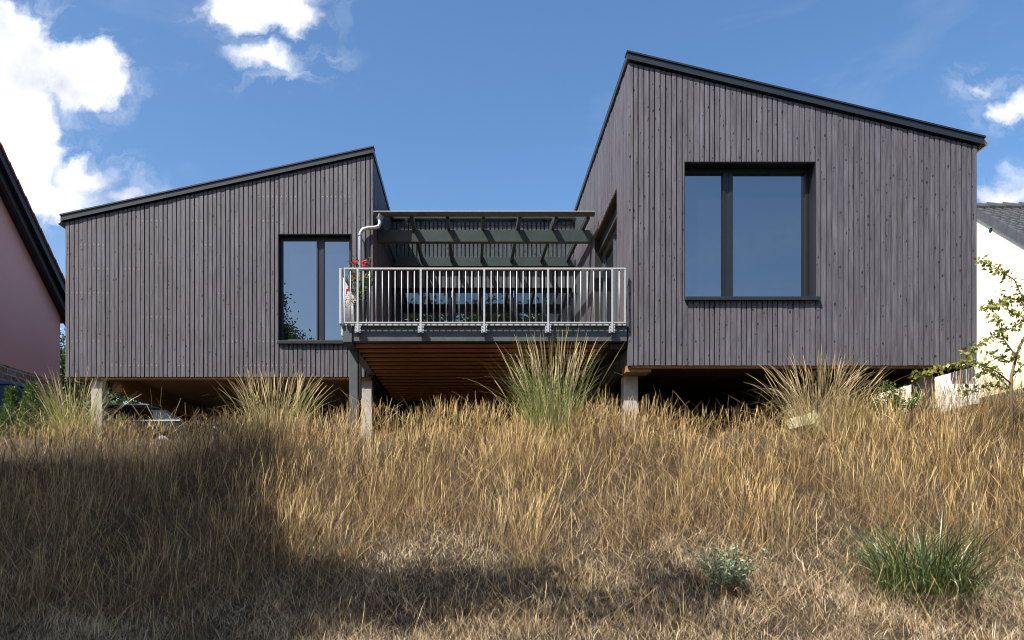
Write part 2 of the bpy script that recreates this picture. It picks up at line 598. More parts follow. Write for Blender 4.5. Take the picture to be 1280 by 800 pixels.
wX0, wX1, wZ0, wZ1 = (856 - CX) / kR, (1018.5 - CX) / kR, (640 - 371) / kR, (640 - 203) / kR
mb = MB()
boards(mb, (RX0, DR + 0.03, 0), (1, 0, 0), (0, -1, 0), RX1 - RX0, RZ0, r_top, [(wX0 - RX0, wX1 - RX0, wZ0, wZ1)], seed=3)
dY0, dY1, dZ0, dZ1 = 13.50, 16.10, 3.25, 6.10        # terrace door opening in the side wall
boards(mb, (RX0 + 0.03, DR + 0.03, 0), (0, 1, 0), (-1, 0, 0), RDEP, RZ0, lambda u: RZhi - 0.01, [(dY0 - DR - 0.03, dY1 - DR - 0.03, dZ0, dZ1)], seed=5)
boards(mb, (RX1 - 0.03, DR + 0.03, 0), (0, 1, 0), (1, 0, 0), RDEP, RZ0, lambda u: RZlo - 0.02, seed=6)
mb.build('cladding', None, house).data.materials.append(CLAD)
w = MB()                                               # wall body behind the boards (with the two openings)
yf = DR + 0.032
w.prism([(RX0 + .035, RZ0 + .01), (wX0 - .015, RZ0 + .01), (wX0 - .015, r_top(wX0 - RX0) - .02), (RX0 + .035, r_top(0) - .03)], 'y', yf, yf + .3)
w.prism([(wX1 + .015, RZ0 + .01), (RX1 - .035, RZ0 + .01), (RX1 - .035, RZlo - .02), (wX1 + .015, r_top(wX1 - RX0) - .02)], 'y', yf, yf + .3)
w.prism([(wX0 - .015, RZ0 + .01), (wX1 + .015, RZ0 + .01), (wX1 + .015, wZ0 - .012), (wX0 - .015, wZ0 - .012)], 'y', yf, yf + .3)
w.prism([(wX0 - .015, wZ1 + .012), (wX1 + .015, wZ1 + .012), (wX1 + .015, r_top(wX1 - RX0) - .02), (wX0 - .015, r_top(wX0 - RX0) - .02)], 'y', yf, yf + .3)
xs_ = RX0 + 0.035
w.box(xs_, xs_ + .3, yf + .3, dY0 - .01, RZ0 + .01, RZhi - .06)
w.box(xs_, xs_ + .3, dY1 + .01, DR + RDEP, RZ0 + .01, RZhi - .06)
w.box(xs_, xs_ + .3, dY0 - .01, dY1 + .01, RZ0 + .01, dZ0 - .01)
w.box(xs_, xs_ + .3, dY0 - .01, dY1 + .01, dZ1 + .01, RZhi - .06)
w.box(RX1 - .3, RX1 - .035, yf + .3, DR + RDEP, RZ0 + .01, RZlo - .03)
w.box(RX0 + .335, RX1 - .3, DR + RDEP - .3, DR + RDEP, RZ0 + .01, RZlo - .1)
w.build('wall', 'membrane', house)
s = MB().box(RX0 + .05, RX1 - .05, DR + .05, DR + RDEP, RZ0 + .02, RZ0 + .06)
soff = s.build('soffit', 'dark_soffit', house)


def roof(x0, z0, x1, z1, y0, y1, name='roof'):
    """mono-pitch roof slab with metal fascia; z0/z1: top of the walls at x0/x1"""
    t = 0.115
    gapz = 0.030
    r = MB()
    r.prism([(x0, z0 + gapz), (x1, z1 + gapz), (x1, z1 + gapz + t), (x0, z0 + gapz + t)], 'y', y0, y1)
    ro = r.build(name, 'anthracite_metal', house)
    # upstand cap running round the edge
    c = MB()
    c.prism([(x0 - .012, z0 + gapz + t - .004), (x1 + .012, z1 + gapz + t - .004), (x1 + .012, z1 + gapz + t + .024), (x0 - .012, z0 + gapz + t + .024)], 'y', y0 - .02, y0 + .16)
    c.build('edge_trim', 'anthracite_metal', ro)
    d = MB()
    d.prism([(x0 + .05, z0 - .03), (x1 - .05, z1 - .03), (x1 - .05, z1 + gapz + .002), (x0 + .05, z0 + gapz + .002)], 'y', y0 + .07, y1 - .1)
    d.build('shadow_gap', 'black_paint', ro)
    return ro


sl = (RZlo - RZhi) / (RX1 - RX0)
ro = roof(RX0 - .035, RZhi - sl * .035, RX1 + .10, RZlo + sl * .10, DR - .055, DR + RDEP + .1)
g = MB().tube([(RX1 + .17, DR - .02, RZlo + .06), (RX1 + .17, DR + RDEP, RZlo + .06)], .055, 10)
g.build('gutter', 'zinc', ro)
MB().prism([(RX1 - .01, RZlo - .10), (RX1 + .09, RZlo - .01), (RX1 - .01, RZlo - .01)], 'y', DR + .02, DR + RDEP).build('eaves_board', 'soffit_green', ro)

# seam on the fascias
for fx in (0.42, 0.70):
    x = RX0 + (RX1 - RX0) * fx
    z = RZhi + sl * (x - RX0)
    MB().box(x - .006, x + .006, DR - .0585, DR - .05, z + .028, z + .14).build('fascia_joint', 'anthracite_metal', ro)


def window(x0, x1, z0, z1, yface, rec, mull, mw, sash_left, sill_h, name='window'):
    """recessed window: frame set back by rec; mull: x of the mullion's left side, mw its width; sash on the left opens"""
    yb = yface + rec
    wd = thing_part = bpy.data.objects.new(name, None)
    COL.objects.link(wd)
    org = Vector(((x0 + x1) / 2, yface, z0))
    wd.location = org - wloc(house)
    WORLD[wd.name] = org
    wd.parent = house
    wd.empty_display_size = .2
    f = MB()
    fw = .062
    f.box(x0, x0 + fw, yb - .03, yb + .05, z0, z1)
    f.box(x1 - fw, x1, yb - .03, yb + .05, z0, z1)
    f.box(x0 + fw, x1 - fw, yb - .03, yb + .05, z0, z0 + fw)
    f.box(x0 + fw, x1 - fw, yb - .03, yb + .05, z1 - fw * 1.3, z1)
    f.box(mull, mull + mw, yb - .032, yb + .05, z0 + fw, z1 - fw * 1.3)
    # glazing bead / sash
    f.box(mull - .022, mull + .012, yb - .050, yb - .0325, z0 + fw * .7, z1 - fw)
    f.box(mull + mw * .55, mull + mw + .004, yb - .044, yb - .0325, z0 + fw * .7, z1 - fw)
    f.build('frame', 'frame_grey', wd, bevel=.004)
    MB().box(x0 + fw - .005, mull + .005, yb - .004, yb + .02, z0 + fw - .005, z1 - fw * 1.3 + .005).build('pane', 'window_glass', wd)
    MB().box(mull + mw - .005, x1 - fw + .005, yb + .003, yb + .027, z0 + fw - .005, z1 - fw * 1.3 + .005).build('pane', 'window_glass', wd)
    rv = MB()
    rv.box(x0 - .012, x0 - .001, yface - .012, yb + .06, z0 - .01, z1 + .01)
    rv.box(x1 + .001, x1 + .012, yface - .012, yb + .06, z0 - .01, z1 + .01)
    rv.box(x0 - .012, x1 + .012, yface - .014, yb + .06, z1 + .001, z1 + .013)
    rv.build('reveal', 'frame_grey', wd)
    sl_ = MB()
    sl_.hexa([(x0 - .01, yface - .075, z0 - sill_h), (x1 + .06, yface - .075, z0 - sill_h), (x1 + .06, yb + .05, z0 - sill_h + .03), (x0 - .01, yb + .05, z0 - sill_h + .03),
              (x0 - .01, yface - .075, z0 - .012), (x1 + .06, yface - .075, z0 - .012), (x1 + .06, yb - .02, z0 + .004), (x0 - .01, yb - .02, z0 + .004)])
    sl_.build('sill', 'anthracite_metal', wd, bevel=.004)
    MB().box(x0 - .02, x1, yface - .01, yb + .08, z1 + .014, z1 + .05)
    # black panel stands in for the unlit room at the edges
    MB().box(x0, x1, yb + .052, yb + .07, z0, z1).build('blind_panel', 'black_paint', wd)
    return wd


yg = DR + .25
window(wX0, wX1, wZ0, wZ1, DR + .006, .25, (904 - CX) / F * yg, .155, True, .075)

# --- wing on the left: front wall at Y=DL
LX0, LX1 = (82 - CX) / kL, (466 - CX) / kL
LZ0 = (640 - 471) / kL
LZlo, LZhi = (640 - 278) / kL, (640 - 194) / kL
LDEP = 9.0


def l_top(u):
    return LZlo + (LZhi - LZlo) * u / (LX1 - LX0)


vX0, vX1, vZ0, vZ1 = (348 - CX) / kL, (438.5 - CX) / kL, (640 - 426) / kL, (640 - 293) / kL
mb = MB()
boards(mb, (LX0, DL + .03, 0), (1, 0, 0), (0, -1, 0), LX1 - LX0, LZ0, l_top, [(vX0 - LX0, vX1 - LX0, vZ0, vZ1)], pitch=.0965, gap=.019, seed=8)
boards(mb, (LX1 - .03, DL + .03, 0), (0, 1, 0), (1, 0, 0), LDEP, LZ0, lambda u: LZhi - .02, pitch=.0965, seed=9)
boards(mb, (LX0 + .03, DL + .03, 0), (0, 1, 0), (-1, 0, 0), LDEP, LZ0, lambda u: LZlo - .02, pitch=.0965, seed=10)
mb.build('cladding', None, house).data.materials.append(CLADN)
w = MB()
yf = DL + .032
w.prism([(LX0 + .035, LZ0 + .01), (vX0 - .015, LZ0 + .01), (vX0 - .015, l_top(vX0 - LX0) - .02), (LX0 + .035, LZlo - .02)], 'y', yf, yf + .3)
w.prism([(vX1 + .015, LZ0 + .01), (LX1 - .035, LZ0 + .01), (LX1 - .035, LZhi - .03), (vX1 + .015, l_top(vX1 - LX0) - .02)], 'y', yf, yf + .3)
w.box(vX0 - .015, vX1 + .015, yf, yf + .3, LZ0 + .01, vZ0 - .012)
w.prism([(vX0 - .015, vZ1 + .012), (vX1 + .015, vZ1 + .012), (vX1 + .015, l_top(vX1 - LX0) - .02), (vX0 - .015, l_top(vX0 - LX0) - .02)], 'y', yf, yf + .3)
w.box(LX0 + .035, LX0 + .3, yf + .3, DL + LDEP, LZ0 + .01, LZlo - .03)
w.box(LX1 - .3, LX1 - .035, yf + .3, DL + LDEP, LZ0 + .01, LZhi - .08)
w.box(LX0 + .3, LX1 - .3, DL + LDEP - .3, DL + LDEP, LZ0 + .01, LZlo - .1)
w.build('wall', 'membrane', house)
sl2 = (LZhi - LZlo) / (LX1 - LX0)
ro2 = roof(LX0 - .08, LZlo - sl2 * .08, LX1 + .02, LZhi + sl2 * .02, DL - .055, DL + LDEP + .1)
MB().tube([(LX0 - .15, DL - .02, LZlo + .02), (LX0 - .15, DL + LDEP, LZlo + .02)], .055, 10).build('gutter', 'galvanised', ro2)
for fx in (0.33, 0.72):
    x = LX0 + (LX1 - LX0) * fx
    z = l_top(x - LX0)
    MB().box(x - .006, x + .006, DL - .0585, DL - .05, z + .028, z + .14).build('fascia_joint', 'anthracite_metal', ro2)
window(vX0, vX1, vZ0, vZ1, DL + .006, .17, (397.5 - CX) / F * (DL + .17), .135, True, .075)
MB().box(LX0 + .05, LX1 - .05, DL + .045, DL + LDEP, LZ0 + .10, LZ0 + .14).build('soffit', 'soffit_wood', house)
MB().box(LX0 + .05, LX1 - .05, DL + .06, DL + .16, LZ0 - .045, LZ0 + .098).build('sole_plate', 'soffit_wood', house)
for bx in (LX0 + .8, -5.2):
    MB().box(bx, bx + .22, DL + .40, DL + LDEP, LZ0 - .26, LZ0 + .098).build('floor_beam', 'beam_wood', house)
MB().box(RX0 + .06, RX1 - .06, DR + .06, DR + .15, RZ0 - .03, RZ0 + .018).build('sole_plate', 'soffit_wood', house)

# columns
for (x0, x1, y0, top) in ((-8.27, -8.03, 15.62, LZ0 - .046), (-2.40, -2.165, 15.62, LZ0 - .046), (2.74, 3.0, 13.0, RZ0 - .09), (8.08, 8.36, 13.0, RZ0 - .09)):
    MB().box(x0, x1, y0, y0 + .25, gz(x0, y0) - .4, top).build('column', 'concrete', house, bevel=.008)
MB().box(2.70, 3.14, 12.62, 12.98, RZ0 - .088, RZ0 + .017).build('beam_end', 'beam_wood', house)
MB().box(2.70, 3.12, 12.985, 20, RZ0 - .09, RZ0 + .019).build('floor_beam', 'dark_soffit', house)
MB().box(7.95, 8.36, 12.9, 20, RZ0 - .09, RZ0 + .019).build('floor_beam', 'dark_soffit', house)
# walls added under the house, near-black in place of deep shade
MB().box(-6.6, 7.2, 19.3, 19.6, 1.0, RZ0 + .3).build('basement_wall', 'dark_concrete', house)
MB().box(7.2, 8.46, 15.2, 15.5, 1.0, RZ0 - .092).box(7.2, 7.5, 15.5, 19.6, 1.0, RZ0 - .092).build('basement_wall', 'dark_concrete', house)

# --- link building at the back of the balcony
YB = 19.0
BX0, BX1 = LX1 - .05, RX0 + .05
lintZ = (640 - 359.5) / F * YB
mb = MB()
boards(mb, (BX0, YB + .03, 0), (1, 0, 0), (0, -1, 0), BX1 - BX0, lintZ, lambda u: 7.66, pitch=.11, gap=.03, seed=12)
mb.build('cladding', None, house).data.materials.append(CLAD)
MB().box(BX0, BX1, YB + .035, YB + .3, lintZ + .01, 7.66).box(BX0, BX1, YB + .9, YB + 1.1, 2.6, lintZ + .01).build('wall', 'membrane', house)
ro3 = MB().box(BX0, BX1, YB - .12, YB + 3.5, 7.70, 7.86).build('roof', 'pergola_timber', house)
# glazed doors in the back wall
for i, (x0, x1) in enumerate(((BX0 + .05, -.55), (-.53, 1.1), (1.12, BX1 - .05))):
    org = Vector(((x0 + x1) / 2, YB + .15, 3.27))
    d = bpy.data.objects.new('glazed_door', None)
    COL.objects.link(d)
    d.location = org - wloc(house)
    WORLD[d.name] = org
    d.parent = house
    f = MB()
    f.box(x0, x0 + .09, YB + .12, YB + .19, 3.27, lintZ)
    f.box(x1 - .09, x1, YB + .12, YB + .19, 3.27, lintZ)
    f.box(x0 + .09, x1 - .09, YB + .12, YB + .19, 3.27, 3.38)
    f.box(x0 + .09, x1 - .09, YB + .12, YB + .19, lintZ - .09, lintZ)
    xm = (x0 + x1) / 2
    f.box(xm - .05, xm + .05, YB + .12, YB + .19, 3.38, lintZ - .09)
    f.build('frame', 'frame_grey', d)
    MB().box(x0 + .085, xm - .045, YB + .15, YB + .17, 3.375, lintZ - .085).build('pane', 'door_glass', d)
    MB().box(xm + .045, x1 - .085, YB + .15, YB + .17, 3.375, lintZ - .085).build('pane', 'door_glass', d)

# terrace door in the side wall of the right wing
org = Vector((RX0 + .2, (dY0 + dY1) / 2, dZ0))
td = bpy.data.objects.new('terrace_door', None)
COL.objects.link(td)
td.location = org - wloc(house)
WORLD[td.name] = org
td.parent = house
f = MB()
xa, xb = RX0 + .20, RX0 + .27
ym = 14.85
for y0, y1 in ((dY0, dY0 + .09), (ym - .06, ym + .06), (dY1 - .09, dY1)):
    f.box(xa, xb, y0, y1, dZ0, dZ1 - .32)
for y0, y1 in ((dY0 + .09, ym - .06), (ym + .06, dY1 - .09)):
    f.box(xa, xb, y0, y1, dZ0, dZ0 + .1)
    f.box(xa, xb, y0, y1, dZ1 - .42, dZ1 - .32)
f.build('frame', 'painted_timber', td)
MB().box(xa + .03, xa + .05, dY0 + .085, ym - .055, dZ0 + .095, dZ1 - .415).build('pane', 'door_glass', td)
MB().box(xa + .03, xa + .05, ym + .055, dY1 - .085, dZ0 + .095, dZ1 - .415).build('pane', 'door_glass', td)
b_ = MB().box(xa - .06, xb + .1, dY0, dY1, dZ1 - .318, dZ1)
b_.build('blind_box', 'black_paint', td)
MB().bar((xa - .075, dY0 + .02, dZ1 - .30), (xa - .075, dY1 - .02, dZ1 - .30), .03, .05).build('blind_rail', 'pergola_timber', td)
MB().box(xa - .06, xb + .1, dY0, dY1, dZ0 - .02, dZ0 - .001).build('threshold', 'zinc', td)

# wall lamp on that side wall
ly = RX0 * F / (721.5 - CX)
lz = (640 - 361) / F * ly
lp = MB().box(RX0 - .035, RX0 - .001, ly - .05, ly + .05, lz - .12, lz + .12).build('wall_lamp', 'lamp_metal', house)
MB().tube([(RX0 - .09, ly, lz - .10), (RX0 - .09, ly, lz + .10)], .045, 12).build('lamp_shade', 'lamp_metal', lp)

# --- balcony
DZ = 3.26
XL = (429 - CX) / kR                                   # -2.236
bal = MB()
for k in range(46):
    y0 = DR + .02 + k * .142
    bal.box(XL + .01, RX0 - .02, y0, y0 + .136, DZ - .026, DZ)
deck = bal.build('balcony_deck', 'beam_wood', house)
MB().box(XL - .02, RX0 - .02, DR - .035, DR + .018, DZ - .03, DZ - .004).build('edge_strip', 'galvanised', deck)
MB().box(XL + .158, RX0 - .03, DR + .0, DR + .12, (640 - 426.5) / kR, DZ - .032).build('front_beam', 'painted_timber', deck, bevel=.004)
MB().box(XL, XL + .155, DR - .03, DL + .0, (640 - 428) / kR, DZ - .033).build('edge_beam', 'painted_timber', deck, bevel=.004)
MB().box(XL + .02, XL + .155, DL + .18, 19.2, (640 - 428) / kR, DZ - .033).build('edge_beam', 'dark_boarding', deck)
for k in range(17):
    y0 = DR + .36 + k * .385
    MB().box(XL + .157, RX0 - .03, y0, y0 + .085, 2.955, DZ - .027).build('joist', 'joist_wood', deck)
MB().box(XL + .157, RX0 - .03, DR + .13, 19.2, 2.995, 3.015).build('underside_boarding', 'dark_boarding', deck)  # dark sheet added to imitate the shade between the joists
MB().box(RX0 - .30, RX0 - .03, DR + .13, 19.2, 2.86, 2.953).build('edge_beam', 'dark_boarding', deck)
MB().box(XL + .0, XL + .155, 13.1, 13.255, gz(-2.2, 13.1) - .3, (640 - 428) / kR - .001).build('post', 'painted_timber', house, bevel=.004)

# railings
YR = DR - .09
kr = F / YR


def railing(a, b, n_post, posts_t, nbal, side):
    a, b = Vector(a), Vector(b)
    o = bpy.data.objects.new('railing', None)
    COL.objects.link(o)
    org = (a + b) / 2
    o.location = org - wloc(house)
    WORLD[o.name] = org
    o.parent = house
    zt, zb = (640 - 336) / kr, (640 - 403.5) / kr
    d = (b - a).normalized()
    MB().bar((a.x, a.y, zt), (b.x, b.y, zt), .045, .027).build('top_rail', 'galvanised', o)
    MB().bar((a.x, a.y, zb), (b.x, b.y, zb), .040, .022).build('bottom_rail', 'galvanised', o)
    for q in (a + d * .012, b - d * .012):
        MB().bar((q.x, q.y, zb + .0112), (q.x, q.y, zt - .0152), .040, .024, d).build('end_post', 'galvanised', o)
    ln = (b - a).length
    pos = [ln * (i + 1) / (nbal + 1) for i in range(nbal)]
    for u in pos:
        if any(abs(u - p) < .05 for p in posts_t):
            continue
        q = a + d * u
        MB().tube([(q.x, q.y, zb + .0105), (q.x, q.y, zt - .0145)], .0092, 8).build('baluster', 'galvanised', o, smooth=True)
    out = Vector((0, -1, 0)) if not side else Vector((-1, 0, 0))
    for u in posts_t:
        q = a + d * u + out * .024
        p = MB().bar((q.x, q.y, 3.10), (q.x, q.y, zt - .002), .032, .012, out)
        po = p.build('post', 'galvanised', o)
        c0 = q - out * .008
        bk = MB()
        e = d * .050
        bk.hexa([c0 - e - Vector((0, 0, 0)) + Vector((0, 0, 3.09 - c0.z)), c0 + e + Vector((0, 0, 3.09 - c0.z)),
                 c0 + e - out * .055 + Vector((0, 0, 3.09 - c0.z)), c0 - e - out * .055 + Vector((0, 0, 3.09 - c0.z)),
                 c0 - e + Vector((0, 0, 3.205 - c0.z)), c0 + e + Vector((0, 0, 3.205 - c0.z)),
                 c0 + e - out * .055 + Vector((0, 0, 3.205 - c0.z)), c0 - e - out * .055 + Vector((0, 0, 3.205 - c0.z))])
        bk.build('bracket', 'galvanised', po)
        for dz in (3.12, 3.175):
            for s_ in (-.036, .036):
                cc = c0 + d * s_
                MB().tube([(cc.x, cc.y, dz), (cc.x + out.x * .012, cc.y + out.y * .012, dz)], .009, 6).build('bolt', 'zinc', po)
    return o


rx0, rx1 = (430 - CX) / kr, (782 - CX) / kr
pt = [((p - CX) / kr - rx0) for p in (447.3, 526, 605.2, 685, 765)]
railing((rx0, YR, 0), (rx1, YR, 0), 5, pt, 43, False)
xs2 = (426 - CX) / kr
railing((xs2 - .01, YR + .0, 0), (xs2 - .01, DL - .06, 0), 3, [.25, 1.4, 2.6], 26, True)

# --- glazed pergola over the balcony
YG = 15.5
gx0, gx1 = (468 - CX) / F * YG, (742 - CX) / F * YG
pg = bpy.data.objects.new('pergola', None)
COL.objects.link(pg)
org = Vector((.3, 17, 6.3))
pg.location = org - wloc(house)
WORLD[pg.name] = org
pg.parent = house
zf0, zf1 = 6.31, 6.56                                   # underside of rafters, front and back


def rz(y):
    return zf0 + (zf1 - zf0) * (y - YG) / (YB - YG)


raft_x = [(p - CX) / F * YG for p in (472.5, 513.8, 559.2, 604.5, 650, 695.6, 735.5)]
rh = .125
for x in raft_x:
    r = MB()
    r.hexa([(x - .035, YG + .02, rz(YG)), (x + .035, YG + .02, rz(YG)), (x + .035, YB - .13, rz(YB)), (x - .035, YB - .13, rz(YB)),
            (x - .035, YG + .02, rz(YG) + rh), (x + .035, YG + .02, rz(YG) + rh), (x + .035, YB - .13, rz(YB) + rh), (x - .035, YB - .13, rz(YB) + rh)])
    r.build('rafter', 'pergola_timber', pg, bevel=.003)
    c = MB()
    c.hexa([(x - .03, YG - .02, rz(YG) + rh + .016), (x + .03, YG - .02, rz(YG) + rh + .016), (x + .03, YB - .1, rz(YB) + rh + .016), (x - .03, YB - .1, rz(YB) + rh + .016),
            (x - .03, YG - .02, rz(YG) + rh + .04), (x + .03, YG - .02, rz(YG) + rh + .04), (x + .03, YB - .1, rz(YB) + rh + .04), (x - .03, YB - .1, rz(YB) + rh + .04)])
    c.build('glazing_bar', 'zinc', pg)
g_ = MB()
for xa_, xb_ in zip(raft_x[:-1], raft_x[1:]):
    g_.hexa([(xa_ + .004, YG - .03, rz(YG) + rh + .003), (xb_ - .004, YG - .03, rz(YG) + rh + .003), (xb_ - .004, YB - .1, rz(YB) + rh + .003), (xa_ + .004, YB - .1, rz(YB) + rh + .003),
             (xa_ + .004, YG - .03, rz(YG) + rh + .013), (xb_ - .004, YG - .03, rz(YG) + rh + .013), (xb_ - .004, YB - .1, rz(YB) + rh + .013), (xa_ + .004, YB - .1, rz(YB) + rh + .013)])
g_.build('glass_roof', 'roof_glass', pg)
MB().box(LX1 + .03, RX0 - .03, 16.2, 16.34, (640 - 302) / F * 16.2, (640 - 287.5) / F * 16.2).build('cross_beam', 'pergola_timber', pg, bevel=.003)
MB().box(BX0 + .06, RX0 - .03, YB - .125, YB + .0, (640 - 334.5) / F * YB, (640 - 323) / F * YB).build('ledger', 'pergola_timber', pg)
gt = MB()
prof = [(YG - .075 + .075 * math.cos(t), 6.405 + .072 * math.sin(t)) for t in np.linspace(math.pi, 2 * math.pi, 9)]
prof_in = [(YG - .075 + .066 * math.cos(t), 6.408 + .062 * math.sin(t)) for t in np.linspace(2 * math.pi, math.pi, 9)]
gt.prism(prof + prof_in, 'x', gx0, gx1)
gt_o = gt.build('gutter', 'gutter_zinc', pg)
MB().tube([(gx0, YG - .15, 6.408), (gx1, YG - .15, 6.408)], .011, 8).build('gutter_bead', 'galvanised', gt_o)
MB().box(gx0 - .004, gx0, YG - .15, YG, 6.335, 6.408).box(gx1, gx1 + .004, YG - .15, YG, 6.335, 6.408).build('end_cap', 'gutter_zinc', gt_o)

# downpipe: from the gutter, over to the left wing's front, down past the balcony
pt0 = P(474.8, 272, YG - .075)
pts = [P(474.8, 275, YG - .075), P(474.8, 280, YG - .075), P(473.5, 283, YG - .08), P(469, 284.5, YG - .09), P(460, 285, YG - .1), P(453.5, 287, YG - .11),
       P(450.6, 291, YG - .12), P(450, 297, YG - .12)]
x_p = (450 - CX) / F * (YG - .12)
pts.append(Vector((x_p, YG - .12, 2.42)))
dp = MB().tube(pts, .040, 14)
dpo = dp.build('downpipe', 'zinc', house, smooth=True)
hp = MB()
c0 = P(474.8, 270, YG - .075)
hp.tube([c0 + Vector((0, 0, .03)), c0 - Vector((0, 0, .04)), c0 - Vector((0, 0, .10))], [.085, .08, .042], 4)
hp.build('hopper', 'zinc', dpo)
for z in (5.9, 4.6, 3.6):
    MB().tube([(x_p, YG - .12, z), (x_p, YG - .12, z + .03)], .049, 14).box(x_p - .01, x_p + .01, YG - .08, YG + .02, z + .005, z + .025).build('pipe_clip', 'zinc', dpo)

# ------------------------------------------------------------------ neighbour on the left: pink house
NX = -12.5
gY1 = 21.85
ridgeY, ridgeZ, pit = 17.75, 9.54, .88
pk = thing('neighbour_house', (NX - 4, ridgeY, 1.7), 'pink rendered gabled house with stone base and black verge boards at the left edge', 'house')
baseZ = 3.92
eaZ = ridgeZ - (gY1 - ridgeY) * pit
p = MB().prism([(2 * ridgeY - gY1, baseZ), (gY1, baseZ), (gY1, eaZ), (ridgeY, ridgeZ), (2 * ridgeY - gY1, eaZ)], 'x', NX - 9, NX)
p.build('wall', 'pink_render', pk)
MB().box(NX - 9, NX + .05, 2 * ridgeY - gY1 - .04, gY1 + .04, 1.2, baseZ - .002).build('stone_base', 'rubble_stone', pk)
for s_ in (1, -1):
    def rp(dy, up):                       # point on the roof slope
        return (ridgeY + s_ * dy, ridgeZ - dy * pit + up)
    L = gY1 - ridgeY + .45
    r = MB().prism([rp(0, .30), rp(L, .30), rp(L, .42), rp(0, .42)], 'x', NX - 9.3, NX + .32)
    ro_ = r.build('roof', 'red_tile', pk)
    t = MB()                              # verge tiles
    k = 0.0
    while k < L - .05:
        t.prism([rp(k, .41), rp(k + .36, .41), rp(k + .36, .46), rp(k, .50)], 'x', NX + .10, NX + .46)
        k += .34
    t.build('verge_tile', 'red_tile', ro_)
    MB().prism([rp(0, .14), rp(L, .14), rp(L, .405), rp(0, .405)], 'x', NX + .325, NX + .42).build('verge_board', 'black_paint', ro_)
    MB().prism([rp(0, -.12), rp(L, -.12), rp(L, .135), rp(0, .135)], 'x', NX + .20, NX + .30).build('verge_board', 'black_paint', ro_)
    MB().prism([rp(0, .0), rp(L, .0), rp(L, .29), rp(0, .29)], 'x', NX + .0, NX + .19).build('verge_soffit', 'black_paint', ro_)
pc = P(23, 269, NX / ((23 - CX) / F))
MB().box(NX, NX + .32, pc.y - .12, pc.y + .12, pc.z - .12, pc.z + .12).build('purlin_end', 'black_paint', pk)

# wheelie bin
by, bxr = 17.4, (25 - CX) / F * 17.4
bz = gz(bxr - .3, by)
zt = (640 - 478) / F * by
bn = thing('wheelie_bin', (bxr - .3, by, bz), 'blue wheelie bin with closed lid standing by the stone base', 'bin')
MB().hexa([(bxr - .52, by - .22, bz + .06), (bxr - .08, by - .22, bz + .06), (bxr - .08, by + .26, bz + .06), (bxr - .52, by + .26, bz + .06),
           (bxr - .58, by - .30, zt - .10), (bxr - .02, by - .30, zt - .10), (bxr - .02, by + .36, zt - .10), (bxr - .58, by + .36, zt - .10)]).build('bin_body', 'bin_blue', bn, bevel=.03)
MB().hexa([(bxr - .60, by - .34, zt - .098), (bxr, by - .34, zt - .098), (bxr, by + .38, zt - .098), (bxr - .60, by + .38, zt - .098),
           (bxr - .54, by - .26, zt - .02), (bxr - .06, by - .26, zt - .02), (bxr - .06, by + .34, zt + .03), (bxr - .54, by + .34, zt + .03)]).build('lid', 'bin_blue', bn, bevel=.02)
for s_ in (-.50, -.10):
    MB().tube([(bxr + s_ - .03, by + .30, bz + .10), (bxr + s_ + .03, by + .30, bz + .10)], .10, 16).build('wheel', 'rubber', bn)
MB().tube([(bxr - .55, by + .43, zt - .06), (bxr - .05, by + .43, zt - .06)], .015, 8).build('handle', 'bin_blue', bn)

# ------------------------------------------------------------------ neighbour on the right: white house
WX = 13.0
aY = 18.6
aZ = (640 - 264) / F * 18.6
hd = 5.2
wh = thing('neighbour_house', (WX + 4, aY, 2.4), 'cream-white gabled house with dark tiled roof at the right edge', 'house')
slp = .82
plZ = 2.92
MB().prism([(aY - hd, plZ), (aY + hd, plZ), (aY + hd, aZ - hd * slp), (aY, aZ), (aY - hd, aZ - hd * slp)], 'x', WX, WX + 9).build('wall', 'cream_render', wh)
MB().box(WX - .03, WX + 9, aY - hd - .03, aY + hd + .03, 1.2, plZ - .002).build('plinth', 'grey_plinth', wh)
for s_ in (-1, 1):
    def rq(dy, up):
        return (aY + s_ * dy, aZ - dy * slp + up)
    L = hd + .5
    rr = MB().prism([rq(0, .02), rq(L, .02), rq(L, .07), rq(0, .07)], 'x', WX - .03, WX + 9.2).build('roof', 'dark_tile', wh)
    t = MB()
    rows = int(L / .27)
    for i in range(rows):
        d0, d1 = i * .27, i * .27 + .30
        cols = 30 if s_ < 0 else 12
        for j in range(cols):
            x0 = WX - .03 + j * .23 + (.0 if i % 2 else .0)
            # pantile: raised roll on the left side
            for (xa_, xb_, h0) in ((x0, x0 + .09, .155), (x0 + .09, x0 + .225, .115)):
                a_, b__ = rq(d0, .075), rq(d1, .085)
                c_, d_ = rq(d1, h0 + .012), rq(d0, h0 - .045)
                t.prism([a_, b__, c_, d_], 'x', xa_, xb_)
    t.build('tile_course', 'dark_tile', rr)
    v_ = MB()
    for i in range(rows + 1):
        d0, d1 = i * .30, i * .30 + .292
        if d1 > L + .1:
            break
        v_.prism([rq(d0, -.10), rq(d1, -.10), rq(d1, .15), rq(d0, .13)], 'x', WX - .065, WX - .032)
    v_.build('verge_tile', 'dark_tile', rr)
    MB().prism([rq(0, -.12), rq(L, -.12), rq(L, .018), rq(0, .018)], 'x', WX - .030, WX - .001).build('verge_board', 'soffit_green', rr)
rd_ = MB()
for j in range(20):
    x0 = WX - .14 + j * .42
    rd_.tube([(x0, aY, aZ + .10), (x0 + .40, aY, aZ + .085)], [.13, .105], 10)
rd_.build('ridge_tile', 'dark_tile', wh)
hy = WX * F / (1238.6 - CX)
hz = (640 - 287.7) / F * hy
MB().tube([(WX - .012, hy, hz), (WX + .02, hy, hz)], .055, 10).build('vent', 'black_paint', wh)

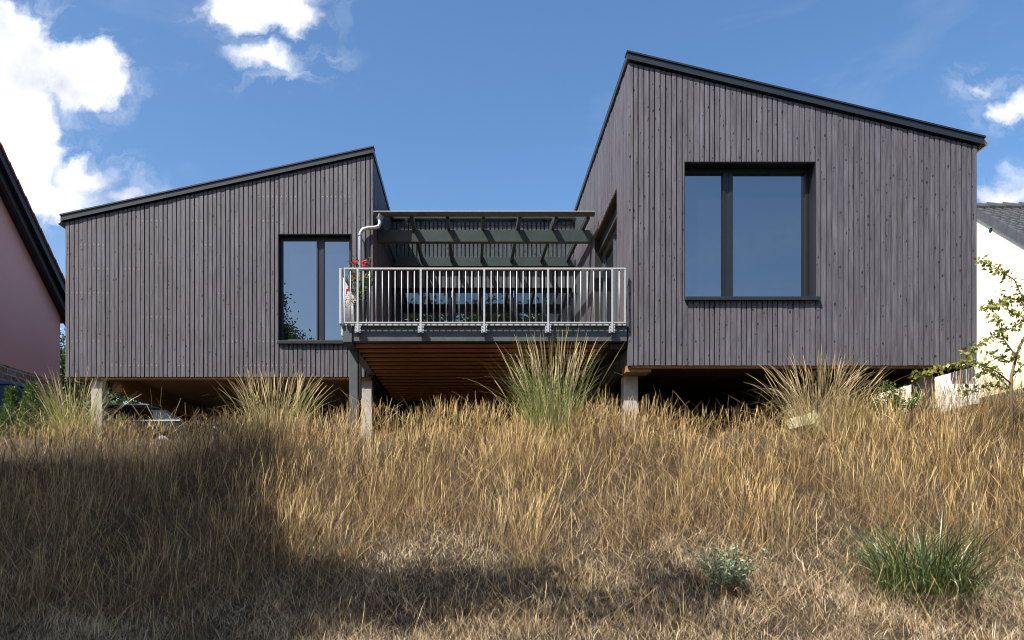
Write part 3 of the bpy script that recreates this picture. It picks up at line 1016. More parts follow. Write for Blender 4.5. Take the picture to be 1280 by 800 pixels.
# white fence with dark bars in front of it, seen under the floor
fy = 17.6
fn = thing('garden_fence', ((1200 - CX) / F * fy, fy, 2.2), 'short white board fence with dark upright bars beside the cream house', 'fence')
fx0, fx1 = (1176 - CX) / F * fy, (1224 - CX) / F * fy
MB().box(fx0, fx1, fy, fy + .05, 2.0, 3.12).build('board_panel', 'white_board', fn)
MB().box(fx0, fx1, fy + .06, fy + .10, 3.12, 3.75).build('board_panel', 'white_board', fn)
for i, px in enumerate((1190, 1193.5, 1198, 1202, 1205.5, 1210, 1213.5, 1217.5)):
    x = (px - CX) / F * fy
    MB().box(x - .016, x + .016, fy + .0, fy + .03, 3.14 + (.08 if i % 3 == 0 else -.0) - .12 * (i % 2), 3.75).build('bar', 'fence_dark', fn)

# ------------------------------------------------------------------ parked car behind the left wing
cy_, cxm = 21.6, -10.2
cz = gz(cxm, cy_) - .02
car = thing('parked_car', (cxm, cy_, cz), 'dark parked car seen in glints beneath the left wing, behind the left concrete column', 'car')


def cp(u, z):                     # side profile
    return (cxm + u, cz + z)


body = [(-2.1, .35), (-2.15, .62), (-2.05, .82), (-1.25, .93), (-.5, 1.40), (-.1, 1.47), (.9, 1.46), (1.5, 1.28), (2.0, .98), (2.12, .85), (2.1, .38)]
low = MB().prism([cp(*q) for q in [(-2.1, .35), (-2.15, .62), (-2.05, .80), (-1.25, .92), (1.95, .97), (2.12, .85), (2.1, .38), (1.75, .27), (-1.75, .27)]], 'y', cy_ - .88, cy_ + .88)
low.build('body', 'car_paint', car, bevel=.06)
MB().prism([cp(*q) for q in [(-1.22, .925), (-.48, 1.36), (1.42, 1.30), (1.92, .975)]], 'y', cy_ - .74, cy_ + .74).build('cabin', 'car_paint', car, bevel=.05)
MB().prism([cp(*q) for q in [(-.55, 1.362), (-.1, 1.47), (.9, 1.46), (1.45, 1.302)]], 'y', cy_ - .70, cy_ + .70).build('roof', 'car_paint', car, bevel=.03)
MB().prism([cp(*q) for q in [(-.98, .98), (-.42, 1.31), (.28, 1.31), (.28, .98)]], 'y', cy_ - .762, cy_ - .742).build('side_window', 'car_glass', car)
MB().prism([cp(*q) for q in [(.36, .98), (.36, 1.31), (1.30, 1.26), (1.62, .98)]], 'y', cy_ - .762, cy_ - .742).build('side_window', 'car_glass', car)
MB().bar((cxm - 1.2, cy_ - .80, cz + .955), (cxm + 1.8, cy_ - .80, cz + .975), .16, .03).build('window_trim', 'chrome', car)
MB().bar((cxm - .5, cy_ - .71, cz + 1.44), (cxm + 1.3, cy_ - .71, cz + 1.46), .05, .04).build('roof_rail', 'chrome', car)
for u in (-1.35, 1.3):
    for s_ in (-.80, .80):
        wl = MB().tube([(cxm + u, cy_ + s_ - .1, cz + .33), (cxm + u, cy_ + s_ + .1, cz + .33)], .33, 24).build('wheel', 'rubber', car)
        MB().tube([(cxm + u, cy_ + s_ - .11, cz + .33), (cxm + u, cy_ + s_ + .11, cz + .33)], .20, 16).build('rim', 'chrome', wl)

# ------------------------------------------------------------------ vegetation builders (numpy)


def mesh_from_arrays(name, V, Fq, tint, mat, parent=None, origin=(0, 0, 0)):
    """V (n,3), Fq (m,4) quads, tint (n,3)"""
    me = bpy.data.meshes.new(name)
    V = np.asarray(V, float) - np.array(origin)
    n, m_ = len(V), len(Fq)
    me.vertices.add(n)
    me.vertices.foreach_set('co', V.astype(np.float32).ravel())
    me.loops.add(m_ * 4)
    me.loops.foreach_set('vertex_index', np.asarray(Fq, np.int32).ravel())
    me.polygons.add(m_)
    me.polygons.foreach_set('loop_start', np.arange(0, m_ * 4, 4, dtype=np.int32))
    me.polygons.foreach_set('loop_total', np.full(m_, 4, np.int32))
    at = me.color_attributes.new('tint', 'FLOAT_COLOR', 'POINT')
    c4 = np.ones((n, 4), np.float32)
    c4[:, :3] = tint
    at.data.foreach_set('color', c4.ravel())
    me.update(calc_edges=True)
    return link(name, me, mat, parent, origin)


def ribbons(base, height, az, lean, droop, width, face, tint, tipmix, seg=4, wprof=None, wav=0.0, dexp=1.0):
    """blades as curved ribbons. base (n,3); az: lean direction; lean: tip offset/height start angle;
    droop: extra bend; face: azimuth the flat side looks along"""
    n = len(base)
    t = np.linspace(0, 1, seg + 1)
    ang = lean[:, None] + droop[:, None] * t[None, :] ** dexp          # angle from vertical along the blade
    ds = height[:, None] / seg
    hx = np.concatenate([np.zeros((n, 1)), np.cumsum(np.sin(ang[:, :-1]) * ds, 1)], 1)
    hz = np.concatenate([np.zeros((n, 1)), np.cumsum(np.cos(ang[:, :-1]) * ds, 1)], 1)
    if wav:
        jit = rng.normal(0, wav, (n, seg + 1)) * height[:, None] * t[None, :]
    else:
        jit = np.zeros((n, seg + 1))
    x = base[:, 0:1] + hx * np.cos(az)[:, None] - jit * np.sin(az)[:, None]
    y = base[:, 1:2] + hx * np.sin(az)[:, None] + jit * np.cos(az)[:, None]
    z = base[:, 2:3] + hz
    if wprof is None:
        wprof = np.array([1.0, 0.95, 0.8, 0.55, 0.12]) if seg == 4 else np.linspace(1, .1, seg + 1)
    wd = width[:, None] * wprof[None, :] / 2
    fx, fy_ = np.cos(face)[:, None], np.sin(face)[:, None]
    V = np.empty((n, seg + 1, 2, 3))
    V[:, :, 0, 0] = x - fx * wd
    V[:, :, 1, 0] = x + fx * wd
    V[:, :, 0, 1] = y - fy_ * wd
    V[:, :, 1, 1] = y + fy_ * wd
    V[:, :, 0, 2] = z
    V[:, :, 1, 2] = z
    T = np.empty((n, seg + 1, 2, 3))
    T[..., 0] = tint[:, None, None]
    T[..., 1] = t[None, :, None]
    T[..., 2] = tipmix[:, None, None]
    idx = np.arange(n)[:, None] * (seg + 1) * 2 + np.arange(seg)[None, :] * 2
    Q = np.stack([idx, idx + 1, idx + 3, idx + 2], -1).reshape(-1, 4)
    return V.reshape(-1, 3), Q, T.reshape(-1, 3)


def join(parts):
    Vs, Qs, Ts, o = [], [], [], 0
    for V, Q, T in parts:
        Vs.append(V)
        Qs.append(Q + o)
        Ts.append(T)
        o += len(V)
    return np.concatenate(Vs), np.concatenate(Qs), np.concatenate(Ts)


def leaves(centers, size, tint, flat=0.0, aspect=0.5, dirs=None):
    """leaf = a folded diamond of two quads... here one kite quad"""
    n = len(centers)
    d = rng.normal(0, 1, (n, 3)) if dirs is None else dirs + rng.normal(0, .35, (n, 3))
    d[:, 2] *= (1 - flat)
    d /= np.linalg.norm(d, axis=1)[:, None] + 1e-9
    r = rng.normal(0, 1, (n, 3))
    s = np.cross(d, r)
    s /= np.linalg.norm(s, axis=1)[:, None] + 1e-9
    L = size[:, None]
    V = np.empty((n, 4, 3))
    V[:, 0] = centers
    V[:, 1] = centers + d * L * .45 + s * L * aspect / 2
    V[:, 2] = centers + d * L
    V[:, 3] = centers + d * L * .45 - s * L * aspect / 2
    T = np.zeros((n, 4, 3))
    T[..., 0] = tint[:, None]
    Q = np.arange(n * 4).reshape(n, 4)
    return V.reshape(-1, 3), Q, T.reshape(-1, 3)


def vnoise(x, y, s, k=0):
    return (np.sin(x * s + 1.3 * k + 1.7 * np.sin(y * s * .7 + k)) * np.sin(y * s * 1.1 + 2.1 * k + 1.3 * np.sin(x * s * .8 - k)))


# ------------------------------------------------------------------ the dry meadow
def scatter(n, y0, y1, marg=.6):
    Y = rng.uniform(y0, y1, n)
    X = (rng.uniform(-40, 1320, n) - CX) / F * Y * 1.0
    X += rng.uniform(-marg, marg, n)
    return X, Y


def tallness(X, Y):
    """0 = short trampled straw, 1 = tall grass"""
    edge = np.interp(X, [-9, -3.2, -2.0, -1.0, .8, 2.5, 4.0, 6.0, 9], [7.0, 7.4, 8.15, 8.75, 8.7, 8.85, 8.9, 8.8, 8.5])
    return smooth((Y - edge + .25 * vnoise(X, Y, 2.2, 1)) / .8)


parts = []
STAND = [-9, -7.5, -5.2, -3.2, -1.2, .3, 1.2, 3.2, 4.0, 5.2, 6.4, 9.5]
STANDH = [.6, .5, .75, .95, .85, .9, 1.15, 1.15, .8, .75, 1.1, 1.1]     # how high the stand grows along the bank


def stand(X, Y):
    k = np.interp(X, STAND, STANDH)
    low = np.interp(Y, [8.5, 10.8, 12.0, 12.6, 14.5], [1.0, 1.0, .84, .55, .35])
    return (1 - smooth((Y - 10.5) / 1.5)) * (.85 + .15 * k) * low + smooth((Y - 10.5) / 1.5) * k * low


# dead thatch at the bottom
X, Y = scatter(115000, 7.0, 14.6)
tl = tallness(X, Y)
den = .66 + .6 * vnoise(X, Y, 1.7, 2) + .5 * vnoise(X, Y, 5.4, 5)
keep = (rng.random(len(X)) < np.clip(den, .16, 1) * np.clip(tl * 1.2, .0, 1))
X, Y, tl = X[keep], Y[keep], tl[keep]
n = len(X)
clump = .5 + .5 * vnoise(X, Y, 3.3, 3)
h = (.08 + .22 * rng.random(n) ** 1.6 + .20 * clump ** 2) * (.4 + .6 * tl) * stand(X, Y) * 1.1
base = np.stack([X, Y, ground_z(X, Y) - .01], 1)
wind = vnoise(X, Y, 1.3, 9)
az = rng.uniform(0, 2 * np.pi, n) * .75 + wind * 2.0
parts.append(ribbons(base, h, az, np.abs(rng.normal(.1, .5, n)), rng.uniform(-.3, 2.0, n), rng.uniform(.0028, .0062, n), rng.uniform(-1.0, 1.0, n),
                     np.where(rng.random(n) < .62, rng.uniform(0, .2, n), np.clip(.36 - .06 * smooth((-1.2 - X) / 1.5) + .24 * rng.normal(0, 1, n) + .14 * wind, 0, .93)), rng.uniform(0, .3, n) ** 2, 4, None, .014))  # tint also darker leftwards, colour adding to the tree's shade


def stalks(X, Y, hlo, hhi, tmean, tsd, wlo, whi, leansd, wp, tip=.6, pdark=.25):
    n = len(X)
    tuft = .5 + .5 * vnoise(X, Y, 2.9, 7)
    h = (hlo + (hhi - hlo) * (.40 * rng.random(n) + .62 * tuft ** 1.4)) * (.3 + .7 * stand(X, Y))
    h = h * np.where((np.abs(X - 5.62) < .36) & (Y > 11.2) & (Y < 12.4), .38, 1.0)      # flattened in front of the slab
    base = np.stack([X, Y, ground_z(X, Y)], 1)
    az = rng.normal(0.3, 1.6, n)
    lean = np.abs(rng.normal(.04, leansd, n)) + .12 * np.clip(vnoise(X, Y, 1.5, 12), 0, 1)
    dark = rng.random(n) < pdark
    big = rng.random(n) < .15
    lean[big] += rng.uniform(.10, .7, big.sum())
    tnt = np.where(dark, rng.uniform(0, .24, n), np.clip(tmean + tsd * rng.normal(0, 1, n) - .16 * smooth((-1.2 - X) / 1.5) + .10 * vnoise(X, Y, 1.1, 30), .05, .97))  # tint drops leftwards: browner plants, and the tree's shade deepened in colour
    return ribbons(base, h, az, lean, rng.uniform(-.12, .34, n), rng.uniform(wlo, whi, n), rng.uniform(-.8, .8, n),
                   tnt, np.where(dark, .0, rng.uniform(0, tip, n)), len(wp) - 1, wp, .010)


HEAD = np.array([.26, .25, .24, .23, .22, .26, .85, 1.0, .45])
FINE = np.array([.6, .6, .55, .5, .45, .4, .5, .55, .2])
# flowering stalks with seed heads, in tufts
X, Y = scatter(58000, 7.4, 13.9)
tl = tallness(X, Y)
den = .28 + .9 * vnoise(X, Y, 2.1, 4) + .7 * vnoise(X, Y, 6.5, 1)
crest = np.interp(Y, [11.5, 12.4, 13.2, 13.9], [1, .45, .15, .08])
kx = np.clip(np.interp(X, STAND, STANDH), .3, 1) ** 1.5
keep = (rng.random(len(X)) < np.clip(den, .05, .9) * np.where(tl > .55, 1, .03) * crest * kx)
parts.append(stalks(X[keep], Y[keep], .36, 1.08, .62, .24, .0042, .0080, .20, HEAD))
# fine stems without heads, brown and fox-coloured
X, Y = scatter(62000, 7.4, 13.6)
tl = tallness(X, Y)
den = .24 + .8 * vnoise(X, Y, 1.8, 14) + .7 * vnoise(X, Y, 5.6, 15)
keep = (rng.random(len(X)) < np.clip(den, .06, .9) * np.where(tl > .45, 1, .04) * np.interp(Y, [11.5, 12.6, 13.6], [1, .5, .1]))
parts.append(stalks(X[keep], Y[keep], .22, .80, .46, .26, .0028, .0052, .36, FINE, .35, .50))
# rank dark weed stems (dock, mugwort) in patches
X, Y = scatter(9000, 7.6, 12.8)
tl = tallness(X, Y)
keep = (rng.random(len(X)) < np.clip(vnoise(X, Y, 1.2, 20) * 1.3 - .1, .0, .8) * np.where(tl > .5, 1, 0))
parts.append(stalks(X[keep], Y[keep], .30, .80, .14, .08, .006, .013, .15, np.array([.3, .3, .3, .35, .6, .9, 1.0, .9, .3]), .1))
# some stems still green
X, Y = scatter(3000, 7.6, 12.8)
keep = rng.random(len(X)) < np.clip(vnoise(X, Y, 1.6, 22), .0, .8)
g = stalks(X[keep], Y[keep], .15, .50, .5, .0, .003, .006, .4, FINE, .3)
g[2][:, 0] = 1.0
parts.append(g)
# rough stand round the feet of the ornamental clumps
cx_ = np.concatenate([rng.normal((p - CX) / F * y, w_, k) for p, y, w_, k in ((690, 11.8, .75, 1500), (92, 13.0, .5, 500), (345, 12.4, .7, 700), (1050, 12.1, .8, 1100), (780, 12.4, .5, 600), (1090, 12.3, .8, 700))])
cy2 = np.concatenate([rng.normal(y, .28, k) for p, y, w_, k in ((690, 11.8, .75, 1500), (92, 13.0, .5, 500), (345, 12.4, .7, 700), (1050, 12.1, .8, 1100), (780, 12.4, .5, 600), (1090, 12.3, .8, 700))])
kk = rng.random(len(cx_)) < .55
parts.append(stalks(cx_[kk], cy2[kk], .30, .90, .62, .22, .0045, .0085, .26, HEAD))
# loose line of tall stalks on the crest, seen against the dark under the house
X = rng.uniform(-2.2, 8.2, 1900)
Y = rng.uniform(11.9, 12.9, 1900)
kk = rng.random(1900) < np.clip(np.interp(X, [-2.2, -1.6, 1.0, 1.6, 3.2, 3.8, 5.0, 8.2], [.3, .9, .9, .5, .9, .25, .4, .7]) * (.6 + .6 * vnoise(X, Y, 3.7, 40)), 0, 1)
parts.append(stalks(X[kk], Y[kk], .66, 1.15, .66, .15, .0048, .0085, .16, HEAD))
# bent and broken pale stalks lying over the rest
X, Y = scatter(7000, 7.3, 13.0)
n = len(X)
base = np.stack([X, Y, ground_z(X, Y) + rng.uniform(0, .3, n) * tallness(X, Y)], 1)
parts.append(ribbons(base, rng.uniform(.25, .80, n), rng.uniform(0, 2 * np.pi, n), rng.uniform(.4, 1.35, n), rng.uniform(-.3, 1.2, n), rng.uniform(.0028, .0060, n), rng.uniform(-.7, .7, n),
                     rng.uniform(.5, .95, n), rng.uniform(.3, .9, n), 6, np.array([.5, .5, .5, .6, .9, .9, .4]), .008))
V, Q, T = join(parts)
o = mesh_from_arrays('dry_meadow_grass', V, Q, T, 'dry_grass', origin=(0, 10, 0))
tag(o, 'tall golden dry grass with seed heads covering the bank', 'grass', kind='stuff')

# short matted straw on the lower part
parts = []
X, Y = scatter(120000, 6.9, 10.2)
tl = tallness(X, Y)
keep = rng.random(len(X)) < np.clip(1.15 - tl * .85, .15, 1) * np.clip(.8 + .5 * vnoise(X, Y, 3.1, 6), .2, 1)
X, Y = X[keep], Y[keep]
n = len(X)
base = np.stack([X, Y, ground_z(X, Y) - .005 + rng.uniform(0, .03, n)], 1)
h = .05 + .14 * rng.random(n) ** 1.5 + .06 * np.clip(vnoise(X, Y, 5.3, 2), 0, 1)
parts.append(ribbons(base, h, rng.uniform(0, 2 * np.pi, n), rng.uniform(.1, 1.25, n), rng.uniform(-.4, 1.5, n), rng.uniform(.003, .0075, n), rng.uniform(-1.2, 1.2, n),
                     np.clip(.46 + .32 * rng.normal(0, 1, n) + .18 * vnoise(X, Y, 2.0, 8) + .12 * vnoise(X, Y, 7.0, 3), 0, 1), np.zeros(n), 4))
V, Q, T = join(parts)
o = mesh_from_arrays('straw_mat', V, Q, T, 'straw', origin=(0, 8, 0))
tag(o, 'short bleached straw matted over the foot of the bank', 'straw', kind='stuff')


# ------------------------------------------------------------------ single plants
def grass_clump(name, px, Y, top_px, half_px, n, mat, label, arch=1.0, tint=(.5, .25), plume=0, width=(.0042, .0090), base_r=.24, group=None, dexp=1.7, tip=.6, wind=(0.0, 0.0)):
    x = (px - CX) / F * Y
    z = gz(x, Y)
    H = (640 - top_px) / F * Y - z
    half = half_px / F * Y
    r = thing(name, (x, Y, z), label, 'grass clump', group)
    ph = rng.uniform(0, 2 * np.pi, n)
    rr = base_r * np.sqrt(rng.random(n))
    base = np.stack([x + rr * np.cos(ph), Y + rr * np.sin(ph), np.full(n, z - .02)], 1)
    az = np.arctan2(np.sin(ph) + wind[1] * 1.0, np.cos(ph) + wind[0]) + rng.normal(0, .8, n)
    h = H * (1.10 - .75 * rng.random(n) ** 1.4)
    spread = math.atan2(half, H)
    lean = np.abs(rng.normal(0, spread * .50, n)) * rng.uniform(.6, 1.5, n)
    brk = rng.random(n) < .22
    lean[brk] += rng.uniform(.2, 1.0, brk.sum())
    h[brk] *= .75
    droop = np.abs(rng.normal(.75, .65, n)) * arch
    V, Q, T = ribbons(base, h, az, lean, droop, rng.uniform(*width, n), rng.uniform(-.7, .7, n), np.clip(rng.normal(*tint, n), 0, 1), rng.uniform(0, tip, n), 8,
                      np.array([.7, .9, 1, 1, .95, .85, .65, .4, .08]), .006, dexp)
    mesh_from_arrays('blades', V, Q, T, mat, r, (x, Y, z))
    if plume:
        ph = rng.uniform(0, 2 * np.pi, plume)
        rr = base_r * .8 * np.sqrt(rng.random(plume))
        base = np.stack([x + rr * np.cos(ph), Y + rr * np.sin(ph), np.full(plume, z - .02)], 1)
        V, Q, T = ribbons(base, H * rng.uniform(.85, 1.12, plume), ph, np.abs(rng.normal(0, spread * .5, plume)), np.abs(rng.normal(.25, .25, plume)) * arch, rng.uniform(.010, .016, plume),
                          rng.uniform(-.6, .6, plume), rng.uniform(.75, 1, plume), rng.uniform(.5, 1, plume), 8, np.array([.2, .2, .2, .2, .2, .2, .8, 1, .3]), .006, 2.2)
        mesh_from_arrays('seed_stalks', V, Q, T, 'reed_arch', r, (x, Y, z))
    return r


GC = 'ornamental grass clumps along the top of the bank'
grass_clump('ornamental_grass', 690, 12.1, 422, 52, 520, 'reed_green', 'tall green ornamental grass clump in front of the balcony underside', 1.1, (.50, .28), 70, group=GC, base_r=.40, wind=(-.55, -.2))
grass_clump('ornamental_grass', 92, 13.3, 464, 50, 420, 'reed_yellow', 'yellow-green ornamental grass clump beside the left concrete column', 1.2, (.4, .25), 30, group=GC, wind=(-.3, -.2), base_r=.34)
grass_clump('ornamental_grass', 345, 12.7, 462, 76, 330, 'reed_yellow', 'straw-yellow ornamental grass clump below the left window', 1.3, (.6, .28), 90, group=GC, base_r=.50, wind=(.35, -.2))
grass_clump('ornamental_grass', 1022, 12.15, 446, 90, 300, 'reed_arch', 'arching dry ornamental grass clump with drooping plumes beside the pale stone', 3.0, (.45, .25), 170, group=GC, dexp=2.6, tip=.9, base_r=.42, wind=(-.25, -.5))
grass_clump('ornamental_grass', 1062, 12.2, 482, 34, 200, 'reed_yellow', 'small yellowed grass clump between the arching clump and the green bush', 1.0, (.3, .25), 15, group=GC)

# green tussock at the lower right
yy = 8.45
grass_clump('grass_tussock', 1152, yy, 622, 125, 850, 'tussock', 'dark green grass tussock growing in straw at the lower right', 2.6, (.55, .30), 0, (.006, .014), .50, tip=.25)


def leafy(name, label, cat, px, Y, w_px, h_px, n, mat, leaf, stems=7, lift=0.0, group=None):
    x = (px - CX) / F * Y
    z = gz(x, Y)
    rw, hh = w_px / F * Y / 2, h_px / F * Y
    r = thing(name, (x, Y, z), label, cat, group)
    st = MB()
    cs = []
    for i in range(stems):
        a = rng.uniform(0, 2 * np.pi)
        q = rng.uniform(.25, 1) * rw
        tip = Vector((x + q * math.cos(a), Y + q * .8 * math.sin(a), z + lift + hh * rng.uniform(.55, 1.0)))
        mid = Vector((x + q * .45 * math.cos(a), Y + q * .4 * math.sin(a), z + (tip.z - z) * .55))
        st.tube([(x, Y, z - .03), mid, tip], [.008, .006, .003], 5)
        for k in range(n // stems):
            t = rng.uniform(.3, 1.02)
            c = mid.lerp(tip, (t - .4) / .6) if t > .4 else Vector((x, Y, z)).lerp(mid, t / .4)
            cs.append(np.array(c) + rng.normal(0, leaf * .55, 3))
    st.build('stem', 'bark', r)
    cs = np.array(cs)
    V, Q, T = leaves(cs, rng.uniform(.6, 1.2, len(cs)) * leaf, np.clip(rng.normal(.5, .25, len(cs)), 0, 1))
    mesh_from_arrays('foliage', V, Q, T, mat, r, (x, Y, z))
    return r


leafy('sage_plant', 'grey-green sage-like plant at the foot of the bank', 'plant', 908, 8.25, 100, 58, 1500, 'sage', .044, 26, .06)
leafy('leafy_bush', 'bright green bush beside the right concrete column', 'bush', 1118, 12.2, 66, 66, 1800, 'bush_green', .060, 22)
leafy('leafy_weed', 'small green leafy weed beside the left concrete column', 'weed', 150, 14.6, 34, 44, 260, 'bush_green', .06, 9)
leafy('leafy_weed', 'tiny green weed low in the dry grass at the far left', 'weed', 115, 10.9, 22, 20, 90, 'bush_green', .03, 5)
for i, (px, w_, h_) in enumerate(((-14, 34, 42), (14, 30, 40), (38, 34, 48), (62, 26, 34))):
    x = (px - CX) / F * 14.2
    z = gz(x, 14.2)
    r = thing('conifer_shrub', (x, 14.2, z), ['green conifer shrub cut off by the left picture edge', 'narrow green conifer shrub in front of the blue bin', 'tallest green conifer shrub before the stone base',
                                              'low green conifer shrub nearest the grey wing'][i], 'shrub', 'conifer shrubs in a row before the pink house')
    hh = (h_ + 25) / F * 14.2
    rw = w_ / F * 14.2 / 2
    n = 1500
    t = rng.random(n)
    a = rng.uniform(0, 2 * np.pi, n)
    rad = rw * (1 - t * .8) * np.sqrt(rng.uniform(.25, 1, n)) * (1 + .25 * np.sin(a * 5 + t * 9))
    c = np.stack([x + rad * np.cos(a), 14.2 + rad * np.sin(a), z + t * hh], 1)
    d = np.stack([np.cos(a), np.sin(a), np.full(n, .9)], 1)
    V, Q, T = leaves(c, rng.uniform(.04, .09, n), np.clip(rng.normal(.5, .25, n), 0, 1), aspect=.35, dirs=d)
    MB().tube([(x, 14.2, z - .05), (x, 14.2, z + hh * .8)], [.03, .01], 6).build('stem', 'bark', r)
    mesh_from_arrays('foliage', V, Q, T, 'conifer', r, (x, 14.2, z))


# trees: trunk, limbs, leaf clusters
def tree(name, label, base, trunk_pts, trunk_r, lobes, nleaf, leaf, mat, seed=0):
    r = thing(name, base, label, 'tree')
    tr_ = MB()
    tr_.tube([base] + trunk_pts, [trunk_r * (1 - .6 * i / len(trunk_pts)) for i in range(len(trunk_pts) + 1)], 10)
    top = Vector(trunk_pts[-1])
    cs = []
    for (c, rad) in lobes:
        c = Vector(c)
        st_ = min([Vector(q) for q in trunk_pts], key=lambda q: (q - c).length)
        mid = (st_ + c) / 2 + Vector((0, 0, -.15))
        tr_.tube([st_, mid, c], [trunk_r * .4, trunk_r * .26, trunk_r * .1], 7)
        for k in range(14):
            d = Vector(rng.normal(0, 1, 3)).normalized()
            e = c + Vector((d.x * rad[0], d.y * rad[1], d.z * rad[2])) * .85
            tr_.tube([c.lerp(e, .05), c.lerp(e, .5) + Vector((0, 0, .06)), e], [.03, .018, .006], 5)
        wgt = (rad[0] * rad[1]) ** 1.05 / sum((q[0] * q[1]) ** 1.05 for _, q in lobes)
        sub = max(3, int(nleaf * wgt / 26))
        for k in range(sub):
            d = rng.normal(0, 1, 3)
            d /= np.linalg.norm(d)
            q = np.array(c) + d * np.array(rad) * rng.uniform(.35, 1.0) ** .6
            cs.append(q + rng.normal(0, leaf * 1.6, (26, 3)))
    tr_.build('trunk', 'bark', r, smooth=True)
    cs = np.concatenate(cs)
    V, Q, T = leaves(cs, rng.uniform(.7, 1.25, len(cs)) * leaf, np.clip(rng.normal(.5, .25, len(cs)), 0, 1), aspect=.6)
    mesh_from_arrays('crown', V, Q, T, mat, r, base)
    return r


# tree standing just outside the left edge; its shade falls over the lower left of the bank
tb = (-9.3, 4.6, gz(-9.3, 4.6) - .1)
tree('broadleaf_tree', 'broadleaf tree left of the viewpoint that shades the lower left of the bank', tb,
     [(-9.25, 4.7, .8), (-9.1, 4.9, 2.6), (-9.0, 5.1, 4.2), (-9.2, 5.0, 5.8), (-9.8, 4.4, 7.8)], .26,
     [((-8.9, 5.6, 7.0), (1.2, 1.4, 1.0)), ((-9.6, 6.4, 7.0), (1.4, 1.6, 1.2)), ((-11.0, 6.8, 6.6), (1.3, 1.5, 1.2)), ((-8.6, 4.6, 6.2), (1.1, 1.2, .9)), ((-9.6, 4.6, 6.4), (1.4, 1.2, 1.0)),
      ((-11.2, 5.0, 6.0), (1.4, 1.3, 1.1)), ((-6.7, 4.9, 5.75), (1.0, 1.0, .6)), ((-8.8, 6.7, 5.9), (1.0, .9, .8)), ((-10.4, 7.2, 6.0), (1.2, .9, .9)),
      ((-7.4, 3.4, 5.2), (1.3, .8, .7)), ((-5.9, 4.6, 5.3), (.8, .6, .5)), ((-5.2, 5.35, 5.3), (.45, .38, .3)), ((-4.6, 5.2, 5.3), (.50, .34, .3)), ((-3.9, 5.22, 5.3), (.42, .30, .25)), ((-3.3, 5.1, 5.35), (.40, .32, .25)), ((-3.0, 5.3, 5.4), (.35, .22, .2)),
      ((-1.3, 5.2, 5.35), (.34, .26, .22)), ((-1.0, 5.08, 5.35), (.28, .24, .2)), ((-2.5, 4.75, 5.3), (.30, .16, .2)), ((-1.8, 4.6, 5.3), (.28, .15, .15)), ((-1.25, 4.62, 5.3), (.22, .14, .15)), ((-4.4, 4.5, 5.2), (.25, .2, .2)),
      ((-9.4, 3.6, 5.4), (1.3, .9, .8)), ((-9.4, 2.6, 8.4), (1.9, 1.7, 1.3)), ((-8.6, 7.0, 8.9), (.9, 1.0, .7)), ((-7.7, 6.6, 8.3), (.55, .6, .45)), ((-11.4, 3.2, 8.6), (1.8, 1.8, 1.4)), ((-9.8, 4.8, 9.2), (1.6, 1.6, 1.3)), ((-12.0, 5.2, 9.0), (1.6, 1.6, 1.3)), ((-9.0, 1.2, 7.4), (1.6, 1.3, 1.1)), ((-9.4, 3.6, 7.2), (1.4, 1.1, .9)), ((-10.8, 3.6, 5.8), (1.2, 1.0, .9)), ((-6.4, 3.3, 5.0), (.8, .6, .5)), ((-8.2, 2.8, 5.2), (1.1, .7, .7))],
     190000, .12, 'tree_leaf')

# tree far behind the pink house corner
bx_, by_ = (78 - CX) / F * 25.5, 25.5
tree('garden_tree', 'dark green tree filling the gap between pink house and grey wing', (bx_, by_, 1.7), [(bx_, by_, 3.0), (bx_ + .1, by_, 4.4)], .16,
     [((bx_ - .3, by_, 5.0), (1.2, 1.2, 1.5)), ((bx_ + .5, by_, 4.2), (1.2, 1.0, 1.3)), ((bx_ - .4, by_, 3.3), (1.3, 1.0, 1.2))], 9000, .12, 'tree_leaf')

for i, (x, y, h) in enumerate(((-4.2, -24.0, 18.0), (1.8, -26.0, 18.8), (7.4, -24.5, 18.2))):
    g0 = gz(x, y)
    tree('broadleaf_tree', ['tall broadleaf tree behind the viewpoint, leftmost of those mirrored in the balcony doors', 'tallest broadleaf tree behind the viewpoint, mirrored in the balcony doors',
                            'tall broadleaf tree behind the viewpoint, rightmost of those mirrored in the balcony doors'][i], (x, y, g0), [(x, y, g0 + 4), (x + .2, y, g0 + 8), (x, y + .2, g0 + 12)], .35,
         [((x + a, y + b, g0 + h * c), (2.9, 2.5, 2.4)) for a, b, c in ((-1.6, 0, .45), (1.5, .5, .5), (0, -.8, .65), (-1.2, .4, .75), (1.2, 0, .78), (0, 0, .92), (0, 0, .38), (2, 0, .32), (-2, 0, .3))], 34000, .45, 'tree_leaf')
for i, (x, y, h) in enumerate(((15.5, 1.0, 11.0), (15.5, 7.5, 10.0))):  # unseen trees added on the right only to cut sky light
    g0 = gz(x, y)
    tree('broadleaf_tree', ['broadleaf tree right of the viewpoint, the one standing nearer the camera', 'broadleaf tree right of the viewpoint, the one standing nearer the cream house'][i], (x, y, g0),
         [(x, y, g0 + 2.5), (x + .2, y, g0 + 5), (x, y + .2, g0 + 7)], .26,
         [((x + a, y + b, g0 + h * c), (1.8, 1.8, 1.6)) for a, b, c in ((-1.2, 0, .45), (1.3, .5, .5), (0, -1.2, .6), (-1.0, 1.2, .7), (1.0, 0, .75), (0, 0, .9), (0, 1.6, .42), (.6, -1.4, .38))], 22000, .16, 'tree_leaf')
hx0, hx1, hyy = -17.5, -5.0, 25.5
hd_ = thing('hedge', (-11, hyy, 1.8), 'dark clipped hedge closing the garden behind the parked car', 'hedge')
n = 16000
c = np.stack([rng.uniform(hx0, hx1, n), hyy + rng.uniform(-.6, .3, n), 1.6 + 4.0 * rng.random(n) ** .8], 1)
c[:, 2] += .25 * vnoise(c[:, 0], c[:, 1], 2.0, 3)
